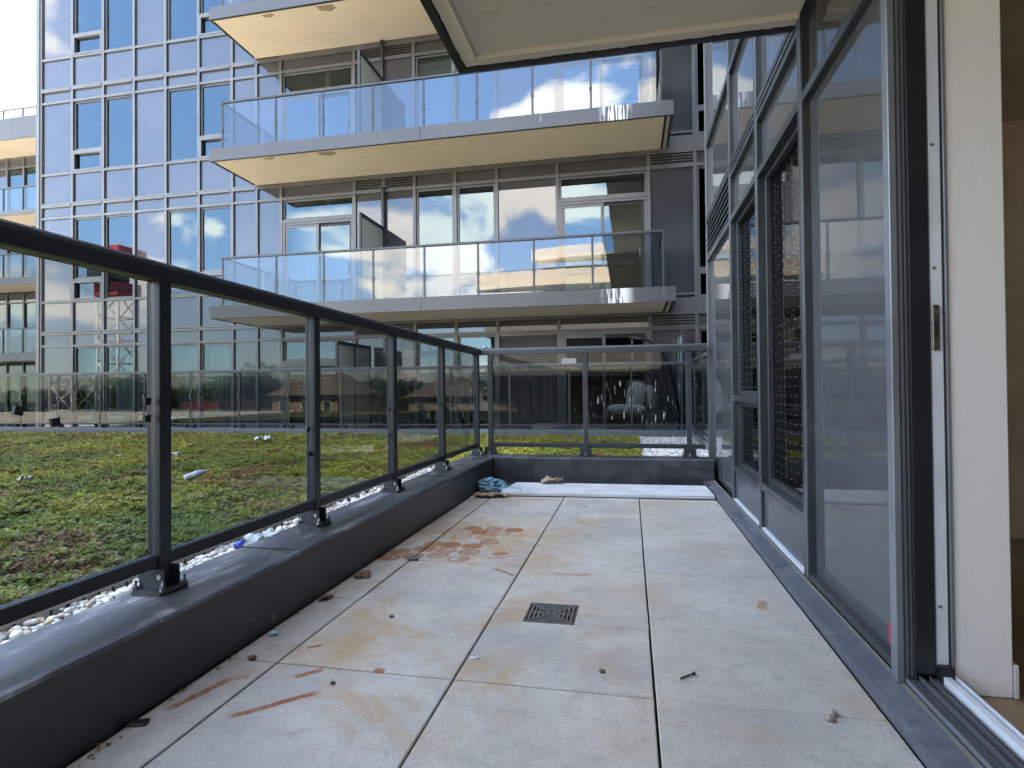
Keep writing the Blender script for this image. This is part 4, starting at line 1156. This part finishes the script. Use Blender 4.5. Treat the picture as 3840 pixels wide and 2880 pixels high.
# ================================================================ FLOOR DRAIN AND LITTER
dx0, dx1, dy0, dy1 = DR
dm = simple('dark_cast_metal', (0.085, 0.08, 0.072), (0.05, 0.047, 0.042), .5, .4, 20)
m = MB(); e = .010
m.box(dx0, dx1, dy0, dy0+e, -.02, .003, .001); m.box(dx0, dx1, dy1-e, dy1, -.02, .003, .001); m.box(dx0, dx0+e, dy0+e, dy1-e, -.02, .003, .001); m.box(dx1-e, dx1, dy0+e, dy1-e, -.02, .003, .001)
m.box(dx0, dx1, dy0, dy1, -.022, -.020)
drain = m.build('floor_drain', dm); tag(drain, 'square dark metal floor drain grate set among the pavers', 'drain')
cxd, cyd = (dx0+dx1)/2, (dy0+dy1)/2; hw = (dx1-dx0)/2 - e
dl = simple('worn_cast_metal', (0.13, 0.125, 0.115), (0.09, 0.085, 0.08), .5, .2, 30)
for k in range(1, 6):
    r = k*hw/5.45; w = .0046
    MB().box(cxd-r, cxd+r, cyd+r-w, cyd+r+w, -.008, .002).build('grate_bar', dl, drain); MB().box(cxd-r, cxd+r, cyd-r-w, cyd-r+w, -.008, .002).build('grate_bar', dl, drain)
    MB().box(cxd+r-w, cxd+r+w, cyd-r+w, cyd+r-w, -.008, .002).build('grate_bar', dl, drain); MB().box(cxd-r-w, cxd-r+w, cyd-r+w, cyd+r-w, -.008, .002).build('grate_bar', dl, drain)
for (a, c) in ((1, 1), (1, -1)):
    m = MB(); s_ = hw; w = .006
    m.add([(cxd-a*s_-w, cyd-c*s_, -.009), (cxd-a*s_+w, cyd-c*s_, -.009), (cxd+a*s_+w, cyd+c*s_, -.009), (cxd+a*s_-w, cyd+c*s_, -.009),
           (cxd-a*s_-w, cyd-c*s_, .0025), (cxd-a*s_+w, cyd-c*s_, .0025), (cxd+a*s_+w, cyd+c*s_, .0025), (cxd+a*s_-w, cyd+c*s_, .0025)], [(0,1,2,3),(4,5,6,7),(0,1,5,4),(1,2,6,5),(2,3,7,6),(3,0,4,7)])
    m.build('grate_bar', dl, drain)
MB().box(dx0+e, dx1-e, cyd-.006, cyd+.006, -.009, .0022).build('grate_bar', dl, drain)
for k in (-1, 1):
    m = MB(); m.tube([(cxd+k*.085, cyd-k*.075, .0025), (cxd+k*.085, cyd-k*.075, .004)], .006, 10, False); m.build('screw', M['steel'], drain)

def sheet(name, cx, cy, z, L, W, rot, mat, crumple=.02, n=9, seed=0, irregular=.15):
    """a crumpled sheet with thickness"""
    top = []
    for j in range(n+1):
        for i in range(n+1):
            u, v = i/n*2-1, j/n*2-1
            k = 1 + irregular*fbm(u*1.4+seed, v*1.4, seed, 3)
            x, y = u*L/2*k, v*W/2*k
            zz = crumple*(.5 + .9*fbm(u*2.2+seed*3, v*2.2, seed*1.7, 3))
            top.append((cx + x*math.cos(rot)-y*math.sin(rot), cy + x*math.sin(rot)+y*math.cos(rot), z + max(.0015, zz)))
    N2 = (n+1)**2
    vs = top + [(p[0], p[1], p[2]-.0012) for p in top]
    fs = []
    for j in range(n):
        for i in range(n):
            q = j*(n+1)+i
            fs.append((q, q+1, q+n+2, q+n+1)); fs.append((N2+q, N2+q+n+1, N2+q+n+2, N2+q+1))
    for i in range(n):
        for (p, q) in ((i, i+1), (n*(n+1)+i+1, n*(n+1)+i), ((i+1)*(n+1), i*(n+1)), (i*(n+1)+n, (i+1)*(n+1)+n)):
            fs.append((q, p, N2+p, N2+q))
    m = MB(); m.add(vs, fs, True); return m.build(name, mat)
blue = simple('blue_plastic', (0.085, 0.20, 0.27), (0.14, 0.28, 0.34), .45, 0, 12)
card = simple('brown_card', (0.30, 0.20, 0.13), (0.22, 0.14, 0.09), .85, 0, 12)
bm = bmesh.new(); bmesh.ops.create_icosphere(bm, subdivisions=4, radius=1.0)
for v in bm.verts:
    d = v.co.copy()
    k = 1 - .42*abs(mnoise.noise(d*2.3 + Vector((4, 1, 2)))) - .28*abs(mnoise.noise(d*5.1)) + .18*mnoise.noise(d*1.1)
    v.co = Vector((-1.245 + d.x*.165*k, 5.13 + d.y*.12*k, max(.004, .045 + d.z*.085*k)))
me = bpy.data.meshes.new('plastic_bag'); bm.to_mesh(me); bm.free(); me.materials.append(blue)
o = bpy.data.objects.new('plastic_bag', me); COL.objects.link(o)
tag(o, 'crumpled blue plastic bag in the far left corner of the terrace', 'bag')
tag(sheet('plastic_scrap', -1.08, 5.10, .004, .22, .16, .3, simple('pale_blue_film', (0.42,0.52,0.56), (0.3,0.42,0.48), .4), .05, 10, 3), 'loose pale blue plastic sheeting trailing from the blue bag', 'plastic scrap')
tag(sheet('cardboard', -1.19, 4.86, .004, .30, .17, .25, card, .035, 10, 5), 'torn brown cardboard in front of the blue bag', 'cardboard')
tag(sheet('dead_leaf', -0.735, 5.42, .036, .20, .09, .05, simple('dry_leaf_tan', (0.36,0.28,0.18), None, .8), .06, 8, 9), 'large curled tan leaf lying on the pale board', 'leaf')
leafb = simple('dry_leaf_brown', (0.16, 0.085, 0.045), (0.10, 0.055, 0.03), .8, 0, 40)
tag(sheet('dead_leaf', -1.30, 2.64, .004, .075, .045, .5, leafb, .03, 6, 11), 'curled brown leaf by the parapet halfway along the terrace', 'leaf')
tag(sheet('dead_leaf', -1.325, 2.33, .004, .07, .03, .9, leafb, .02, 6, 13), 'dark shrivelled leaf at the parapet beside the joint nearer the camera', 'leaf')
tag(sheet('rubber_chip', -1.342, 1.362, .004, .052, .030, .35, M['gasket'], .006, 3, 2, .05), 'flat black rubber chip on the paver by the left parapet', 'chip')
m = MB(); m.tube([(-1.338,1.945,.010),(-1.312,1.955,.010)], .009, 8); o = m.build('candy_wrapper', simple('wrapper_film', (0.45,0.58,0.6), (0.1,0.25,0.35), .35, 0, 60)); tag(o, 'small blue and white candy wrapper at the foot of the parapet', 'wrapper')
m = MB(); m.box(-1.195, -1.135, 2.945, 2.972, .003, .018, .003); tag(m.build('shim', simple('grey_shim', (0.14,0.13,0.12), None, .7)), 'small grey plastic shim in the joint below the rust rings', 'shim')
tag(blob(-.957, 2.195, .007, .011, .008, .006, 'seed_husk', leafb, None, 2), 'lone dark seed husk on a middle left paver', 'husk')
tag(blob(-.922, 1.662, .006, .009, .006, .005, 'seed_husk', M['gasket'], None, 2), 'tiny black seed husk beside the long rust bars', 'husk')
tag(blob(-1.28, 1.764, .008, .014, .012, .008, 'dirt_clod', leafb, None, 2.2, 0, .3), 'dark crumb of dirt on the narrow edge paver', 'dirt')
tag(blob(-.10, 1.89, .007, .009, .008, .007, 'dirt_clod', simple('olive_clod', (.1,.11,.08), None, .9), None, 2.2, 0, .3), 'small greenish crumb on the paver below the drain', 'dirt')
shell = simple('snail_shell_mat', (0.36, 0.29, 0.24), (0.22, 0.16, 0.13), .45, 0, 90)
def snail(x, y, rot, label):
    o = blob(x, y, .010, .014, .010, .0095, 'snail_shell', shell, None, 2)
    m = MB(); pts_ = []
    for k in range(22):
        a = rot + k*.55; r = .010*(1 - k/26)
        pts_.append((x + r*math.cos(a)*.9, y + r*math.sin(a)*.75, .014 + .0065*(k/22)))
    m.tube(pts_, [.0032*(1-k/30) for k in range(22)], 6); m.build('whorl', shell, o)
    tag(o, label, 'snail shell')
snail(.541, 1.757, .4, 'small brown snail shell sitting on the joint near the door sill')
snail(.524, 1.728, 2.0, 'paler snail shell on the paver just in front of the other shell')
m = MB(); m.tube([(.146,1.891,.006),(.183,1.921,.008)], .003, 8); m.tube([(.183,1.921,.008),(.19,1.926,.0085)], [.003,.0062], 10); m.tube([(.146,1.891,.006),(.141,1.887,.0055)], [.003,.0006], 8)
tag(m.build('screw', simple('rusty_screw', (0.035,0.028,0.026), None, .5, .6)), 'rusty black screw lying on the right-hand pavers', 'screw')
m = MB(); m.tube([(.44,2.60,.004),(.47,2.595,.004)], .003, 5); tag(m.build('paint_flake', M['white_alu']), 'tiny white paint flake on the right pavers', 'flake')
tag(sheet('paint_flake', -.53, 1.91, .003, .03, .014, .2, M['white_alu'], .004, 4, 4), 'white splatter flake on the paver left of the drain', 'flake')
grit = []
gm = MB()
for k in range(150):
    y = random.uniform(1.0, 5.4); x = -1.36 + abs(random.gauss(0, .02)); r = random.uniform(.002, .006)
    vs = [(x+r*random.uniform(-1,1)*2, y+r*random.uniform(-1,1)*2.5, .004+r*random.random()) for _ in range(4)]
    gm.add(vs, [(0,1,2),(0,2,3),(0,3,1),(1,3,2)])
for k in range(70):
    y = random.uniform(3.6, 4.85); x = random.uniform(-1.2, -.2) + .0; r = random.uniform(.002, .006)
    vs = [(x+r*random.uniform(-1,1)*4, y+r*random.uniform(-1,1), .004+r*random.random()) for _ in range(4)]
    gm.add(vs, [(0,1,2),(0,2,3),(0,3,1),(1,3,2)])
stuff(gm.build('leaf_litter', leafb), 'dark crumbs and leaf bits along the foot of the left parapet', 'debris')

# litter on the planted roof
bt = MB(); ax = Vector((.10, .14, .05)).normalized(); p0 = Vector((-4.07, 4.64, .125))
prof = [(0,.006),(.004,.03),(.02,.034),(.07,.032),(.10,.034),(.13,.033),(.16,.026),(.185,.013),(.20,.012),(.205,.012)]
bt.tube([p0 + ax*a for a, r in prof], [r for a, r in prof], 14)
bo = bt.build('plastic_bottle', simple('clear_bottle', (0.50, 0.58, 0.66), (0.36, 0.46, 0.58), .2, 0, 30)); tag(bo, 'crushed clear plastic water bottle lying on the sedum', 'bottle')
lb = MB(); lb.tube([p0 + ax*.06, p0 + ax*.12], [.0335, .0345], 14, True, False); lb.build('wrapper', simple('bottle_label', (0.28, 0.42, 0.66), (0.7, 0.72, 0.75), .4, 0, 40), bo)
cp = MB(); cp.tube([p0 + ax*.203, p0 + ax*.222], .0135, 12); cp.build('cap', simple('bottle_cap', (0.55, 0.2, 0.2), None, .4), bo)
wp = simple('white_litter', (0.68, 0.68, 0.68), (0.55, 0.56, 0.58), .5, 0, 30)
tag(sheet('plastic_scrap', -5.70, 6.32, .13, .16, .05, .9, wp, .05, 7, 21), 'curled white plastic strip on the sedum beyond the bottle', 'plastic scrap')
tag(sheet('paper_scrap', -5.86, 8.38, .13, .24, .16, .3, wp, .10, 7, 23), 'crumpled grey-white paper lying near the far curb on the sedum', 'paper')
tag(sheet('paper_scrap', -5.36, 4.22, .14, .10, .07, .5, wp, .05, 6, 25), 'small white paper crumb on the sedum at the far left', 'paper')
tag(sheet('plastic_scrap', -6.15, 6.0, .14, .12, .06, .2, simple('tan_litter', (0.5,0.46,0.36), None, .7), .04, 6, 27), 'beige scrap half buried in the sedum behind the near post', 'plastic scrap')
m = MB(); m.tube([(-2.02,2.66,.115),(-2.015,2.69,.125),(-2.01,2.705,.13)], [.02,.018,.012], 10); tag(m.build('bottle_cap', simple('blue_cap', (0.03,0.10,0.55), None, .35)), 'bright blue bottle cap among the pebbles', 'cap')
tag(sheet('plastic_scrap', -1.97, 2.83, .10, .20, .10, .9, simple('clear_film', (0.55,0.62,0.62), (0.4,0.5,0.5), .25), .06, 8, 31), 'clear crumpled plastic film next to the blue cap', 'plastic scrap')
tag(sheet('plastic_scrap', -1.93, 3.25, .10, .20, .09, 1.2, simple('dull_blue_film', (0.14,0.2,0.36), None, .4), .04, 7, 33), 'dull blue plastic piece between pebbles and sedum', 'plastic scrap')
m = MB(); m.box(-1.83, -1.79, 2.10, 2.13, .112, .122, .002); tag(m.build('plastic_chip', simple('red_chip', (0.35,0.04,0.04), None, .4)), 'dark red plastic chip among the near pebbles', 'chip')
m = MB(); m.add([(.62,7.4,.10),(.72,7.42,.10),(.95,9.2,.11),(.85,9.2,.11),(.62,7.4,.13),(.72,7.42,.13),(.95,9.2,.14),(.85,9.2,.14)], [(0,3,2,1),(4,5,6,7),(0,1,5,4),(1,2,6,5),(2,3,7,6),(3,0,4,7)])
tag(m.build('timber_batten', simple('grey_batten', (0.25,0.24,0.22), None, .8)), 'grey batten lying on the pebble bed past the terrace end', 'batten')

# ================================================================ SEEN ONLY IN THE GLASS: the place behind the camera
cr = empty('tower_crane', (-42, -15.7, -6), 'white lattice tower crane with red cab mirrored in the left windows', 'crane')
cw, crd = simple('crane_white', (0.62,0.60,0.56), None, .5), simple('crane_red', (0.40,0.035,0.05), None, .45)
m = MB(); s_ = 1.0
for (a, c) in ((-1,-1),(1,-1),(1,1),(-1,1)): m.tube([(-42+a*s_, -15.7+c*s_, -6), (-42+a*s_, -15.7+c*s_, 9)], .11, 6)
for k in range(8):
    z = -6 + k*1.9
    cs = [(-1,-1),(1,-1),(1,1),(-1,1)]
    for q in range(4):
        a, c = cs[q], cs[(q+1) % 4]
        m.tube([(-42+a[0]*s_, -15.7+a[1]*s_, z), (-42+c[0]*s_, -15.7+c[1]*s_, z)], .06, 5); m.tube([(-42+a[0]*s_, -15.7+a[1]*s_, z), (-42+c[0]*s_, -15.7+c[1]*s_, z+1.9)], .06, 5)
m.build('mast', cw, cr)
MB().box(-43.2, -40.8, -16.9, -14.5, 9.0, 10.2, .05).build('slewing_ring', crd, cr)
c2 = MB().box(-43.3, -41.0, -15.9, -13.9, 10.25, 12.0, .1).build('cab', simple('cab_dark', (0.05,0.05,0.055), None, .3), cr)
MB().box(-43.4, -40.4, -17, -14.2, 12.05, 13.1, .05).build('jib_foot', crd, cr)
m = MB(); m.tube([(-42.5,-16.2,12.7), (-62,-35,13.4)], .3, 6); m.build('jib', crd, cr)
def house(x0, x1, y0, y1, ez, rz, label, rc, wc):
    r = empty('brick_house', ((x0+x1)/2, (y0+y1)/2, -6), label, 'house')
    MB().box(x0, x1, y0, y1, -6, ez).build('wall', wc, r)
    o_ = .4; ym = (y0+y1)/2
    m = MB(); m.add([(x0-o_,y0-o_,ez+.003),(x1+o_,y0-o_,ez+.003),(x1+o_,y1+o_,ez+.003),(x0-o_,y1+o_,ez+.003),(x0+2,ym,rz),(x1-2,ym,rz)], [(3,2,1,0),(0,1,5,4),(2,3,4,5),(1,2,5),(3,0,4)])
    m.build('roof', rc, r)
    x = x0 + .8
    while x < x1 - 1.2:
        for z in (ez-2.0, ez-5):
            f = MB().box(x, x+.9, y1+.002, y1+.06, z, z+1.5).build('window', cw, r); MB().box(x+.1, x+.8, y1+.0605, y1+.08, z+.1, z+1.4).build('pane', M['dark'], f)
        x += 2.3
brk = simple('brown_brick', (0.38, 0.27, 0.18), (0.31, 0.21, 0.14), .85, 0, 3)
shg = simple('brown_shingles', (0.13, 0.10, 0.085), None, .9, 0, 5)
house(-34, -27, -38, -29, .7, 3.0, 'brown brick house with hipped roof mirrored in the far railing', shg, brk)
house(-20, -13.6, -36, -29, .45, 2.3, 'smaller brick house mirrored right of the other in the far railing', shg, brk)
hut = empty('rooftop_hut', (-25.1, -10, -6), 'cream hut with dark red roof mirrored in the far railing', 'hut')
MB().box(-26.4, -23.9, -11, -9, -6, -.1).build('wall', simple('cream_wall', (0.62,0.57,0.47), None, .7), hut)
MB().box(-26.5, -23.8, -11.1, -8.9, -.09, .4).build('roof', simple('dark_red_roof', (0.18,0.03,0.03), None, .6), hut)
# cream building with banded balconies
cb = empty('cream_building', (-6, -22, -6), 'sunlit cream building with curved balcony bands mirrored in the balcony glass', 'building')
cream = simple('cream_render', (0.72, 0.62, 0.48), (0.66, 0.57, 0.44), .8, 0, 1)
MB().box(-11, 3.0, -30, -20.2, -6, 8.0).build('core', simple('cream_core', (0.20,0.19,0.18), None, .8, 0, 1), cb)
MB().box(-6.5, 3.0, -30, -21, 8.0, 10.2).build('core', simple('cream_core_top', (0.20,0.19,0.18), None, .8, 0, 1), cb)
def band(x0, x1, y, z0, z1):
    n = 14; pts_ = []
    for i in range(n+1):
        u = i/n; x = x0 + (x1-x0)*u
        pts_.append((x, y + .9*math.sin(min(1, u*2.2)*math.pi/2)))
    m = MB(); vs = [(*p, z0) for p in pts_] + [(*p, z1) for p in pts_] + [(p[0], -20.5, z0) for p in pts_] + [(p[0], -20.5, z1) for p in pts_]
    k = n+1; fs = []
    for i in range(n):
        fs += [(i, i+1, k+i+1, k+i), (k+i, k+i+1, 3*k+i+1, 3*k+i), (2*k+i, 2*k+i+1, i+1, i), (2*k+i, 3*k+i, 3*k+i+1, 2*k+i+1)]
    fs += [(0, k, 3*k, 2*k), (n, 2*k+n, 3*k+n, k+n)]
    m.add(vs, fs); m.build('balcony', cream, cb)
band(-11.2, 2.8, -19.2, 8.4, 9.5); band(-7.0, 2.8, -19.4, 10.4, 11.2); cream = simple('grey_render', (0.17, 0.165, 0.16), None, .8, 0, 1)
band(-11.2, 2.8, -19.2, 5.2, 6.2); band(-11.2, 2.8, -19.2, 2.0, 3.0)
# trees
def tree(x, y, z0, h, r, label, seed):
    root = empty('leafy_tree', (x, y, z0), label, 'tree')
    m = MB(); m.tube([(x,y,z0),(x+.1,y,z0+h*.35),(x-.1,y+.1,z0+h*.75)], [.3,.22,.08], 8)
    for k in range(5):
        a = k*1.3; m.tube([(x,y,z0+h*(.3+.08*k)), (x+r*.6*math.cos(a), y+r*.6*math.sin(a), z0+h*(.5+.08*k))], [.11,.03], 5)
    m.build('trunk', simple('bark', (0.09,0.07,0.05), None, .9), root)
    n = 2600
    d = RNG.normal(size=(n, 3)); d /= np.linalg.norm(d, axis=1)[:, None]
    rr = RNG.random(n)**.45
    lump = np.array([1 + .35*fbm(*(v*2.2 + seed), 3) for v in d])
    p = d*rr[:, None]*lump[:, None]*np.array([r, r, h*.38]) + np.array([x, y, z0+h*.62])
    c = np.array([.05,.085,.022])*RNG.uniform(.6, 1.6, (n, 1))
    o_ = mass_mesh('crown', M['sedum'], clump_protos(3, 6), p, RNG.uniform(.35, .6, n), RNG.uniform(0, 6.28, n), c, RNG.uniform(.5, 1.5, n))
    o_.data.transform(Matrix.Translation((-x, -y, -z0)))
    o_.parent = root
tree(-44, -39, -6, 10.0, 4.6, 'round leafy tree mirrored between crane and brick house in the far railing', 3.0)
tree(-60, -40, -6, 9.0, 4.0, 'low leafy tree mirrored at the far left of the far railing', 9.0)
tree(-50, -42, -6, 8.2, 3.6, 'smaller leafy tree mirrored just right of the crane mast', 15.0)

tx = RNG.uniform(-135, 30, 5200); ty = RNG.uniform(-86, -72, 5200)
top = np.array([1.2 + 2.6*fbm(x*.06, 2.0, 5.0) + 1.4*fbm(x*.3, 4.0, 1.0) for x in tx])*np.clip((tx+110)/60, .35, 1)
tz = -6 + (top + 6)*RNG.random(5200)**.6
wc = np.array([.045, .07, .022])*RNG.uniform(.55, 1.5, (5200, 1))
stuff(mass_mesh('treeline', M['sedum'], clump_protos(4, 8), np.stack([tx, ty, tz], 1), RNG.uniform(.9, 1.9, 5200), RNG.uniform(0, 6.28, 5200), wc, RNG.uniform(.6, 1.3, 5200)), 'far line of dark trees behind the houses, seen in reflections', 'trees')
